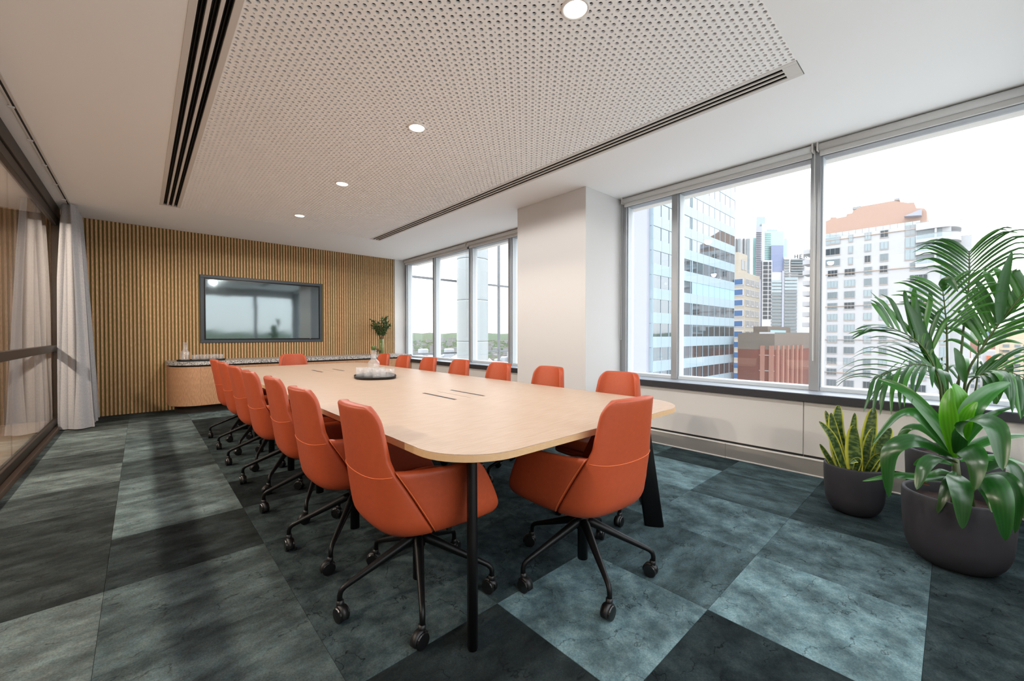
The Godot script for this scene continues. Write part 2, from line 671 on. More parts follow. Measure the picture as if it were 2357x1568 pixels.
func carpet() -> void:
	var fl: Node3D = get_node("floor")
	var texs := []
	for k in 6:
		texs.append(carpet_tex(300 + k * 7, [1, 2, 1, 2, 1, 2][k], [0.5, 0.35, 0.4, 0.35, 0.55, 0.3][k]))
	var meshes := []
	for q in 4:
		meshes.append(tile_mesh(q))
	var mats := {}
	for j in 14:
		for i in 8:
			var x0 := -0.74 + TILE * i
			var z1 := 0.55 - TILE * j
			var tone: int = TONES[j][i]
			if i < 3:
				tone = 40 + int((tone - 40) * 1.3)
			var warm := clampf(0.65 - i * 0.22 + j * 0.03, 0.0, 1.0)  # greyer and warmer away from the windows: sky tint put into the colour
			var k: int = [1, 3, 5][(i * 2 + j) % 3] if i < 2 or (i > 5 and j < 4) else [0, 2, 4, 0, 1, 2][(i * 3 + j * 5) % 6]
			var key := "%d/%d/%d" % [tone, k, int(warm * 4)]
			if not mats.has(key):
				var m := StandardMaterial3D.new()
				m.resource_name = "carpet"
				var g := 0.145 + tone * 0.0060 + 0.02 * warm
				var cool := Color(0.84 * g, 1.0 * g, 1.035 * g)
				var dull := Color(0.965 * g, 1.0 * g, 0.965 * g)
				m.albedo_color = cool.lerp(dull, int(warm * 4) / 4.0)
				m.albedo_texture = texs[k]
				m.roughness = 0.97
				m.metallic_specular = 0.2
				mats[key] = m
			var turn := (i * 5 + j * 3 + 1) % 2 * 2 + (1 if i > 5 or (k % 2 == 0 and (i + j) % 3 == 0) else 0)
			part("carpet_tile", meshes[turn], mats[key], fl, Vector3(x0 + TILE / 2, 0, z1 - TILE / 2))


func tile_mesh(q: int) -> ArrayMesh:
	var h := TILE / 2 - 0.0004
	var st := begin()
	var c := 0.0012
	var top := [Vector3(-h + c, 0, -h + c), Vector3(h - c, 0, -h + c), Vector3(h - c, 0, h - c), Vector3(-h + c, 0, h - c)]
	var rim := [Vector3(-h, -c, -h), Vector3(h, -c, -h), Vector3(h, -c, h), Vector3(-h, -c, h)]
	var low := [Vector3(-h, -0.008, -h), Vector3(h, -0.008, -h), Vector3(h, -0.008, h), Vector3(-h, -0.008, h)]
	var uv := [Vector2(0.01, 0.01), Vector2(0.99, 0.01), Vector2(0.99, 0.99), Vector2(0.01, 0.99)]
	var quads := [[top, [0, 1, 2, 3], top, Vector3.UP]]
	for k in [0, 1, 2]:
		st.set_uv(uv[([0, 1, 2][k] + q) % 4])
		st.add_vertex(top[[0, 1, 2][k]])
	for k in [0, 2, 3]:
		st.set_uv(uv[(k + q) % 4])
		st.add_vertex(top[k])
	for e in 4:
		var f := (e + 1) % 4
		for pair in [[top, rim], [rim, low]]:
			for w in [[0, e], [1, e], [1, f], [0, e], [1, f], [0, f]]:
				st.set_uv(uv[(w[1] + q) % 4])
				st.add_vertex(pair[w[0]][w[1]])
	return done(st)


# ---------------------------------------------------------------- ceiling: perforated panel, slots, lamps
func ceiling_parts() -> void:
	var ce: Node3D = get_node("ceiling")
	var x0 := 0.375
	var x1 := 2.785
	var z0 := -6.51
	var z1 := -0.625
	var nx := 76
	var nz := 184
	var dx := (x1 - x0) / nx
	var dz := (z1 - z0) / nz
	var st := begin()
	for a in 4:
		for b in 8:
			var r := 0.0118 if (a + b) % 2 == 0 else 0.0066
			var c := Vector3((a + 0.5) * dx, 0, (b + 0.5) * dz)
			var sq := []
			var ring := []
			for k in 8:
				var an := TAU * k / 8
				var d := Vector2(cos(an), sin(an))
				ring.append(c + Vector3(d.x * r, 0, d.y * r))
				var e := d / maxf(absf(d.x), absf(d.y))
				sq.append(c + Vector3(e.x * dx / 2, 0, e.y * dz / 2))
			for k in 8:
				var l := (k + 1) % 8
				face(st, [sq[k], sq[l], ring[l], ring[k]], Vector3.DOWN)
				var up := Vector3(0, 0.012, 0)
				face(st, [ring[k], ring[l], ring[l] + up, ring[k] + up], c - (ring[k] + ring[l]) / 2)
	var mm := MultiMesh.new()
	mm.transform_format = MultiMesh.TRANSFORM_3D
	mm.mesh = done(st)
	mm.mesh.surface_set_material(0, M.perforated_board)
	mm.instance_count = (nx / 4) * (nz / 8)
	var k := 0
	for i in nx / 4:
		for j in nz / 8:
			mm.set_instance_transform(k, Transform3D(Basis(), Vector3(x0 + i * 4 * dx, CEIL, z0 + j * 8 * dz)))
			k += 1
	var pm := MultiMeshInstance3D.new()
	pm.name = "perforated_panel"
	pm.multimesh = mm
	pm.material_override = M.perforated_board
	pm.set_meta("kind", "stuff")
	pm.set_meta("label", "white board with rows of large and small round holes")
	ce.add_child(pm)
	slot_diffuser(0.18, 0.375, "three-slot air diffuser along the perforated panel, on the glass wall side")
	slot_diffuser(2.785, 2.97, "three-slot air diffuser along the perforated panel, on the window side")
	var names := ["largest glowing round downlight, at the top edge of the view", "second round downlight from the viewer in the perforated panel", "third round downlight from the viewer in the perforated panel", "smallest round downlight, nearest the slatted wall"]
	for n in 4:
		var t := thing("downlight", names[n], "downlight", Vector3(1.56, CEIL - 0.004, [-1.25, -2.77, -4.32, -5.85][n]), 0, "row of ceiling downlights")
		lamp_into(t, Color(1.0, 0.985, 0.97), 1.55, 86.0)
		part("housing", lathe_mesh([Vector2(0.0, 0.005), Vector2(0.047, 0.005), Vector2(0.047, 0.163), Vector2(0, 0.163)], 20), M.vent_black, t)


func slot_diffuser(x0: float, x1: float, label: String) -> void:
	var t := thing("slot_diffuser", label, "air vent", Vector3(0, CEIL, 0), 0, "linear slot diffusers")
	var z0 := -6.505
	var z1 := -0.63
	var w := x1 - x0
	var edge := w * 0.17
	var slot := w * 0.165
	var bar := (w - 2 * edge - 3 * slot) / 2
	var st := begin()
	var y0 := -0.003
	box(st, Vector3(x0, y0, z0), Vector3(x0 + edge, 0.016, z1), 0.0015)
	box(st, Vector3(x1 - edge, y0, z0), Vector3(x1, 0.016, z1), 0.0015)
	box(st, Vector3(x0 + edge, y0, z0), Vector3(x1 - edge, 0.016, z0 + 0.02))
	box(st, Vector3(x0 + edge, y0, z1 - 0.075), Vector3(x1 - edge, 0.016, z1))
	part("frame", done(st), M.vent_white, t)
	for k in 3:
		var a := x0 + edge + k * (slot + bar)
		var dark := begin()
		box(dark, Vector3(a, 0.03, z0 + 0.02), Vector3(a + slot, 0.04, z1 - 0.075))
		box(dark, Vector3(a, 0.004, z0 + 0.02), Vector3(a + 0.004, 0.03, z1 - 0.075))
		box(dark, Vector3(a + slot - 0.004, 0.004, z0 + 0.02), Vector3(a + slot, 0.03, z1 - 0.075))
		box(dark, Vector3(a + slot * 0.45, 0.008, z0 + 0.02), Vector3(a + slot * 0.55, 0.03, z1 - 0.075))
		part("air_slot", done(dark), M.vent_black, t)
		if k < 2:
			part("divider_bar", box_mesh(Vector3(a + slot, y0, z0 + 0.02), Vector3(a + slot + bar, 0.016, z1 - 0.075), 0.0015), M.vent_white, t)


# ---------------------------------------------------------------- slatted wall
func slat_wall() -> void:
	var far: Node3D = get_node("wall_far")
	var n := 112
	var pitch := (3.92 + 0.75) / n
	var w := pitch * 0.52
	var z := WALL_Z - 0.0115
	var full := box_mesh(Vector3(0, 0.0, z), Vector3(w, CEIL - 0.001, WALL_Z), 0.0015)
	var low := box_mesh(Vector3(0, 0.0, z), Vector3(w, 0.995, WALL_Z), 0.0015)
	var high := box_mesh(Vector3(0, 2.065, z), Vector3(w, CEIL - 0.001, WALL_Z), 0.0015)
	for i in n:
		var x := -0.75 + i * pitch + (pitch - w) / 2
		var m: Material = M["slat_oak_%d" % ((i * 7 + i / 5) % 3)]
		if x + w > 0.68 and x < 2.483:
			part("batten", low, m, far, Vector3(x, 0, 0))
			part("batten", high, m, far, Vector3(x, 0, 0))
		else:
			part("batten", full, m, far, Vector3(x, 0, 0))


# ---------------------------------------------------------------- glass partition on the left, with curtain
func glass_wall() -> void:
	var g := Node3D.new()
	g.name = "wall_left"
	add_child(g)
	tag(g, "bronze framed glass partition to the corridor", "glass partition", "", "structure")
	part("head_frame", box_mesh(Vector3(-0.82, 2.565, -7.6), Vector3(-0.735, CEIL, BACK_Z), 0.003), M.bronze, g)
	part("head_frame", box_mesh(Vector3(-0.80, 2.47, -7.6), Vector3(-0.75, 2.563, BACK_Z), 0.003), M.bronze, g)
	part("mid_rail", box_mesh(Vector3(-0.80, 0.925, -7.5), Vector3(-0.745, 1.0, BACK_Z), 0.003), M.bronze, g)
	part("bottom_rail", box_mesh(Vector3(-0.80, -0.004, -7.5), Vector3(-0.752, 0.125, BACK_Z), 0.003), M.bronze, g)
	part("bottom_rail", box_mesh(Vector3(-0.750, 0.0005, -7.5), Vector3(-0.712, 0.05, BACK_Z), 0.003), M.bronze_light, g)
	part("end_post", box_mesh(Vector3(-0.81, 0, -7.93), Vector3(-0.735, 2.565, -7.5), 0.003), M.bronze, g)
	var zs := [-7.5, -6.31, -5.1, -3.89, -2.68, -1.47, -0.26, 0.55]
	for k in zs.size() - 1:
		part("glass_pane", box_mesh(Vector3(-0.779, 0.125, zs[k] + 0.002), Vector3(-0.769, 0.925, zs[k + 1] - 0.002)), M.partition_glass, g)
		part("glass_pane", box_mesh(Vector3(-0.779, 1.0, zs[k] + 0.002), Vector3(-0.769, 2.47, zs[k + 1] - 0.002)), M.partition_glass, g)
	# curtain track
	var t := thing("curtain_track", "slim ceiling track running above the glass partition to the curtain", "curtain track", Vector3(-0.63, CEIL, 0))
	part("flange", box_mesh(Vector3(-0.020, -0.006, -7.85), Vector3(-0.007, 0, 0.5), 0.001), M.vent_white, t)
	part("flange", box_mesh(Vector3(0.007, -0.006, -7.85), Vector3(0.024, 0, 0.5), 0.001), M.vent_white, t)
	part("groove", box_mesh(Vector3(-0.007, -0.002, -7.85), Vector3(0.007, 0, 0.5)), M.vent_black, t)
	for k in 6:
		part("glider", box_mesh(Vector3(-0.030, -0.014, -7.0 + k * 0.65), Vector3(0.004, -0.004, -6.985 + k * 0.65), 0.002), M.vent_white, t)
	# the curtain, drawn back against the slatted wall
	var c := thing("curtain", "pale grey linen curtain gathered in the corner by the slatted wall", "curtain")
	var rows := []
	var nt := 460
	var ny := 24
	for j in ny + 1:
		var v := float(j) / ny
		var y := 0.012 + v * (CEIL - 0.03)
		var open := pow(1.0 - v, 0.8)
		var row := []
		for i in nt + 1:
			var s := float(i) / nt
			var ph := s * TAU * 7.5 + 0.9 * sin(s * 9.0) + 0.25 * sin(v * 3.0 + s * 6.0)
			var amp := lerpf(0.055, 0.150, open) * (0.82 + 0.25 * sin(s * 13.0 + 1.0))
			var x := -0.615 + 0.02 * open + amp * sin(ph) * (1.0 - 0.12 * cos(2 * ph)) + (0.006 + 0.012 * open) * sin(ph * 2.6 + 2.0 * v) * cos(s * 31.0)
			var z := lerpf(-7.13 + 0.13 * open, -7.80, s) + 0.015 * cos(ph * 2.0) + (0.012 + 0.026 * open) * sin(ph * 4.3 + s * 17.0 + 0.5 * v) * absf(cos(ph))
			if x < -0.725:
				x = -0.725 + (x + 0.725) * 0.10
			row.append(Vector3(x, y, maxf(z, -7.9)))
		rows.append(row)
	var st := begin(false)
	skin(st, rows)
	part("cloth", done(st, true), M.curtain_cloth, c)
	st = begin(false)
	var hem := []
	for j in 3:
		var row := []
		for i in nt + 1:
			var p: Vector3 = rows[0][i]
			var q: Vector3 = rows[1][i]
			row.append((p.lerp(q, j * 0.45)) + Vector3(0.003, 0, 0.003))
		hem.append(row)
	skin(st, hem)
	part("hem", done(st, true), M.curtain_cloth, c)


# ---------------------------------------------------------------- windows on the right
func window_walls() -> void:
	var st := begin()
	box(st, Vector3(PANEL_X + 0.012, 0, -7.93), Vector3(4.45, 0.592, -3.71))
	box(st, Vector3(PANEL_X + 0.012, 0, -2.65), Vector3(4.45, 0.592, BACK_Z))
	box(st, Vector3(WIN_X + 0.02, 2.62, -7.93), Vector3(4.45, CEIL, -3.71))
	box(st, Vector3(WIN_X + 0.02, 2.62, -2.65), Vector3(4.45, CEIL, BACK_Z))
	var w := struct("wall_right", done(st), M.lower_panel, "low panelled wall under the windows")
	for z in [[-2.65, -0.818], [-0.814, 0.55], [-7.30, -5.85], [-5.846, -4.60], [-4.596, -3.71]]:
		part("wall_panel", box_mesh(Vector3(PANEL_X, 0.155, z[0] + 0.0015), Vector3(PANEL_X + 0.012, 0.592, z[1] - 0.0015), 0.001), M.lower_panel, w)
		part("painted_gap_shade", box_mesh(Vector3(PANEL_X + 0.004, 0.1365, z[0]), Vector3(PANEL_X + 0.012, 0.154, z[1])), M.vent_black, w)  # black strip painted in for the shade above the skirting
	var b := Node3D.new()
	b.name = "baseboard_right"
	add_child(b)
	tag(b, "grey skirting duct with pale edges along the window wall", "skirting", "", "structure")
	for z in [[-2.65, -1.40], [-1.398, 0.55], [-7.30, -3.71]]:
		part("skirting_face", box_mesh(Vector3(3.925, 0.012, z[0]), Vector3(3.962, 0.126, z[1])), M.skirting_grey, b)
		part("skirting_cap", box_mesh(Vector3(3.921, 0.126, z[0]), Vector3(3.962, 0.136, z[1]), 0.002), M.skirting_cap, b)
		part("skirting_foot", box_mesh(Vector3(3.919, 0.0005, z[0]), Vector3(3.962, 0.012, z[1]), 0.002), M.skirting_cap, b)
	for k in 2:
		var z0: float = [-2.65, -7.93][k]
		var z1: float = [BACK_Z, -3.71][k]
		var s := Node3D.new()
		s.name = "trim_%d" % (k + 1)
		add_child(s)
		tag(s, ["charcoal edged window sill under the large near windows", "charcoal edged window sill under the far windows"][k], "window sill", "", "structure")
		part("sill_board", box_mesh(Vector3(3.905, 0.648, z0), Vector3(WIN_X + 0.02, 0.655, z1), 0.002), M.sill_top, s)
		part("sill_edge", box_mesh(Vector3(3.902, 0.592, z0), Vector3(WIN_X, 0.647, z1), 0.002), M.sill_edge, s)
	# near windows
	var posts := [[[-2.645, -2.575], [-2.03, -1.965], [-0.825, -0.755], [0.44, 0.55]], [[-7.92, -7.84], [-6.79, -6.73], [-5.63, -5.57], [-4.62, -4.56], [-3.78, -3.71]]]
	for k in 2:
		var o := Node3D.new()
		o.name = "window_%d" % (k + 1)
		add_child(o)
		tag(o, ["large aluminium framed window looking out on the towers", "aluminium framed window between pier and slatted wall"][k], "window", "", "structure")
		var ps: Array = posts[k]
		for p in ps:
			part("mullion", box_mesh(Vector3(WIN_X, 0.655, p[0]), Vector3(WIN_X + 0.135, 2.64, p[1]), 0.003), M.aluminium, o)
			part("lit_side_strip", box_mesh(Vector3(WIN_X + 0.03, 0.69, p[1]), Vector3(WIN_X + 0.135, 2.63, p[1] + 0.012), 0.002), M.frame_light, o)  # paler strip on the +z side only: light caught there, put into colour
		for q in ps.size() - 1:
			var a: float = ps[q][1]
			var z: float = ps[q + 1][0]
			part("bottom_frame", box_mesh(Vector3(WIN_X + 0.02, 0.655, a), Vector3(WIN_X + 0.135, 0.690, z), 0.003), M.frame_light, o)
			part("top_frame", box_mesh(Vector3(WIN_X + 0.02, 2.60, a), Vector3(WIN_X + 0.135, 2.64, z), 0.003), M.aluminium, o)
			part("glass_pane", box_mesh(Vector3(WIN_X + 0.100, 0.68, a), Vector3(WIN_X + 0.108, 2.61, z)), M.window_glass, o)
	# roller blinds under the ceiling
	var bl := [[-2.60, -0.80, "raised roller blind over the double near window beside the pier", 1.08, -2.61], [-0.775, 0.43, "raised roller blind over the window nearest the plants", 0.92, -0.79], [-7.86, -5.64, "raised roller blind over the far window next to the slatted wall", 1.1, -7.85], [-5.60, -3.72, "raised roller blind over the far window next to the pier", 1.1, -5.62]]
	for v in bl:
		var t := thing("roller_blind", v[2], "roller blind", Vector3(4.115, 2.664, v[0]), 0, "raised roller blinds")
		var len: float = v[1] - v[0]
		part("fabric_roll", tube_mesh([Vector3(0, 0, 0.012), Vector3(0, 0, len - 0.012)], 0.028, 14), M.blind_white, t)
		part("bottom_bar", box_mesh(Vector3(0.008, -0.068, 0.014), Vector3(0.026, -0.024, len - 0.014), 0.004), M.blind_white, t)
		part("bracket", box_mesh(Vector3(-0.030, -0.034, 0), Vector3(0.032, 0.036, 0.010), 0.002), M.vent_white, t)
		part("bracket", box_mesh(Vector3(-0.030, -0.034, len - 0.010), Vector3(0.032, 0.036, len), 0.002), M.vent_white, t)
		var zc: float = v[4] - v[0]
		var yb: float = v[3] - 2.664
		var pts := []
		for k in 40:
			pts.append(Vector3(-0.024, lerpf(-0.02, yb, k / 39.0), zc))
		for k in 5:
			var a := PI * (k + 0.5) / 5
			pts.append(Vector3(-0.024 + 0.012 * (1 - cos(a)), yb - 0.012 * sin(a), zc))
		for k in 40:
			pts.append(Vector3(0.0, lerpf(yb, -0.02, k / 39.0), zc))
		part("bead_chain", tube_mesh(pts, 0.0022, 5), M.bead_chain, t)


# ---------------------------------------------------------------- conference table and swivel chairs
func table_and_chairs() -> void:
	var t := thing("conference_table", "long oak conference table with rounded corners and black blade legs", "table")
	var ol := round_rect(0.726, 2.375, -5.95, -1.04, 0.25, 12)
	part("tabletop", slab_mesh(ol, 0.7172, 0.72, 0.001, 2), M.table_oak, t)
	part("edge_band", slab_mesh(ol, 0.692, 0.717, 0.001, 2), M.table_edge, t)
	part("under_beam", box_mesh(Vector3(1.05, 0.655, -5.55), Vector3(1.13, 0.692, -1.45), 0.004), M.black_metal, t)
	part("under_beam", box_mesh(Vector3(1.97, 0.655, -5.55), Vector3(2.05, 0.692, -1.45), 0.004), M.black_metal, t)
	# blade legs stand on the diagonals of the corners and lean outwards to the floor
	for sx in [-1.0, 1.0]:
		for sz in [-1.0, 1.0]:
			var d := Vector3(sx * 0.586, 0, sz * 0.81)
			var side := Vector3(-d.z, 0, d.x)
			var foot := Vector3(1.5505 + sx * 0.665, 0, -3.495 + sz * 2.315)
			var rows := []
			for l in [[0.0, 0.86], [0.003, 1.0], [0.35, 1.0], [0.689, 1.0], [0.692, 1.0]]:
				var c: Vector3 = foot - d * 0.14 * l[0] + Vector3.UP * l[0]
				var ring := []
				for k in 20:
					var a := TAU * k / 20
					var e = Vector2(signf(cos(a)) * pow(absf(cos(a)), 0.75) * 0.055, signf(sin(a)) * pow(absf(sin(a)), 0.55) * 0.020) * l[1]
					ring.append(c + d * e.x + side * e.y)
				rows.append(ring)
			var st := begin(false)
			skin(st, rows, true, true)
			st.set_smooth_group(-1)
			face(st, rows[-1], Vector3.UP)
			face(st, rows[0], Vector3.DOWN)
			part("leg", done(st, true), M.black_metal, t)
	# cable hatches: a flush lid between two black slots
	for z in [[-2.49, -2.09], [-4.97, -4.60]]:
		var lid := part("cable_hatch", box_mesh(Vector3(1.457, 0.7195, z[0]), Vector3(1.663, 0.7203, z[1])), M.table_oak, t)
		for x in [1.443, 1.669]:
			part("cable_slot", box_mesh(Vector3(x - 0.011, 0.7195, z[0] + 0.004), Vector3(x + 0.011, 0.7204, z[1] - 0.004)), M.vent_black, lid)
		part("hatch_joint", box_mesh(Vector3(1.5565, 0.7195, z[0] + 0.004), Vector3(1.5595, 0.7205, z[1] - 0.004)), M.kick_dark, lid)
	var proto := make_chair()
	var left := "orange leather swivel armchair on the glass wall side of the table, "
	var right := "orange leather swivel armchair on the window side of the table, "
	var order := ["nearest the viewer", "second from the viewer", "third from the viewer", "fourth from the viewer", "fifth from the viewer", "sixth from the viewer", "nearest the slatted wall"]
	# (x, z, turn of the base); the seats look at the table
	for k in 7:
		place(proto, left + order[k], Vector3(LEFT_CHAIRS[k].x, 0, LEFT_CHAIRS[k].y), -PI / 2 + LEFT_CHAIRS[k].z, LEFT_CHAIRS[k].w)
	for k in 7:
		place(proto, right + order[k], Vector3(RIGHT_CHAIRS[k].x, 0, RIGHT_CHAIRS[k].y), PI / 2 + RIGHT_CHAIRS[k].z, RIGHT_CHAIRS[k].w)
	place(proto, "orange leather swivel armchair at the near end of the table, back to the viewer", Vector3(1.541, 0, -1.184), -0.09, 0.047)
	place(proto, "orange leather swivel armchair at the far end of the table, facing the viewer", Vector3(1.53, 0, -5.84), PI, 0.3)
	proto.free()


# x, z, extra turn of the seat, turn of the star base
const LEFT_CHAIRS := [Vector4(0.887, -1.575, 0.0, 0.157), Vector4(0.86, -2.22, 0.02, -0.08), Vector4(0.88, -2.88, -0.02, 0.1), Vector4(0.86, -3.51, 0.0, -0.05), Vector4(0.86, -4.15, 0.02, 0.08), Vector4(0.86, -4.77, 0.0, 0.0), Vector4(0.86, -5.39, 0.0, 0.06)]
const RIGHT_CHAIRS := [Vector4(2.235, -1.60, 0.0, 0.1), Vector4(2.235, -2.27, 0.0, 0.0), Vector4(2.235, -2.90, 0.0, 0.08), Vector4(2.235, -3.54, 0.0, -0.06), Vector4(2.235, -4.17, 0.0, 0.1), Vector4(2.235, -4.79, 0.0, 0.0), Vector4(2.235, -5.37, 0.0, 0.0)]


func place(proto: Node3D, label: String, where: Vector3, turn: float, base: float) -> void:
	var c: Node3D = proto.duplicate()
	c.name = numbered("swivel_chair")
	add_child(c)
	tag(c, label, "chair", "orange swivel chairs round the conference table")
	c.position = where
	c.rotation.y = turn
	var k := 0
	for child in c.get_children():
		if child.name.begins_with("base_leg"):
			child.rotation.y = base + TAU * k / 5 - turn
			k += 1


# plan of the shell: half outline (sideways, forwards) at seat level, from the middle of the back to the front of the arm
const PLAN := [Vector2(0, -0.255), Vector2(0.08, -0.252), Vector2(0.15, -0.239), Vector2(0.203, -0.203), Vector2(0.237, -0.135), Vector2(0.256, -0.045), Vector2(0.267, 0.06), Vector2(0.270, 0.16), Vector2(0.262, 0.26)]
var plan_pts := []
var plan_len := []


func plan_at(s: float) -> Vector2:
	if plan_pts.is_empty():
		plan_pts = spline(PLAN, 80)
		var l := 0.0
		for i in plan_pts.size():
			if i > 0:
				l += plan_pts[i].distance_to(plan_pts[i - 1])
			plan_len.append(l)
	var a := absf(s)
	var i := plan_len.bsearch(a)
	i = clampi(i, 1, plan_pts.size() - 1)
	var f: float = (a - plan_len[i - 1]) / (plan_len[i] - plan_len[i - 1])
	var p: Vector2 = plan_pts[i - 1].lerp(plan_pts[i], f)
	return Vector2(p.x * signf(s), p.y)


func arc_of(f: float) -> float:
	plan_at(0.0)
	for i in plan_pts.size():
		if plan_pts[i].y >= f and plan_pts[i].x > 0.1:
			var a: float = plan_pts[i - 1].y
			var b: float = plan_pts[i].y
			return lerpf(plan_len[i - 1], plan_len[i], clampf((f - a) / maxf(b - a, 1e-6), 0.0, 1.0))
	return plan_len[-1]


# outside skin of the chair shell; x sideways, forwards is -z
func shell(s: float, y: float) -> Vector3:
	var p := plan_at(s)
	var q := clampf((0.425 - y) / 0.073, 0.0, 1.0)
	var c := Vector2(0, 0.03)
	p = c + (p - c) * (1.0 - 0.17 * (1.0 - sqrt(maxf(0.0, 1.0 - q * q))))
	var wb := smoothstep(0.02, -0.2, p.y)
	p.y -= wb * 0.065 * pow(clampf((y - 0.48) / 0.38, 0.0, 1.0), 1.15)
	p.y += wb * 0.02 * clampf((0.48 - y) / 0.11, 0.0, 1.0)
	if y > 0.6:
		p.x *= 1.0 - 0.19 * pow((y - 0.6) / 0.26, 1.1)
		p.y += 0.018 * pow(absf(p.x) / 0.2, 2.0) * (y - 0.6) / 0.26
	return Vector3(p.x, y, -p.y)


func shell_normal(s: float, y: float) -> Vector3:
	var a := shell(s + 0.004, y) - shell(s - 0.004, y)
	var b := shell(s, y + 0.004) - shell(s, y - 0.004)
	var n := a.cross(b).normalized()
	var p := shell(s, y)
	return n if n.dot(Vector3(p.x, 0, p.z - 0.0)) > 0.0 else -n


# a padded piece of the shell: where(a, b) gives (s, y) for a, b in 0..1; edges are rounded
func pad(where: Callable, t: float, na: int, nb: int, ea: float, eb: float) -> ArrayMesh:
	var cut := func(n: int, e: float) -> Array:
		var r := []
		for k in 5:
			r.append(e * (1.0 - cos(PI / 2 * k / 4.0)))
		for k in n:
			r.append(e + (1.0 - 2.0 * e) * (k + 1.0) / (n + 1.0))
		for k in 5:
			r.append(1.0 - e * (1.0 - cos(PI / 2 * (4 - k) / 4.0)))
		return r
	var us: Array = cut.call(na, ea)
	var vs: Array = cut.call(nb, eb)
	var round := func(x: float, e: float) -> float:
		var d := minf(x, 1.0 - x) / e
		return 1.0 if d >= 1.0 else sqrt(maxf(0.0, 1.0 - (1.0 - d) * (1.0 - d)))
	var outer := []
	var inner := []
	for v in vs:
		var ro := []
		var ri := []
		for u in us:
			var q: Vector2 = where.call(u, v)
			var h: float = t / 2 * minf(round.call(u, ea), round.call(v, eb))
			var p := shell(q.x, q.y)
			var n := shell_normal(q.x, q.y)
			ro.append(p - n * (t / 2 - h))
			ri.append(p - n * (t / 2 + h))
		outer.append(ro)
		inner.append(ri)
	var st := begin(false)
	skin(st, outer, false, false)
	skin(st, inner, false, true)
	return done(st, true)


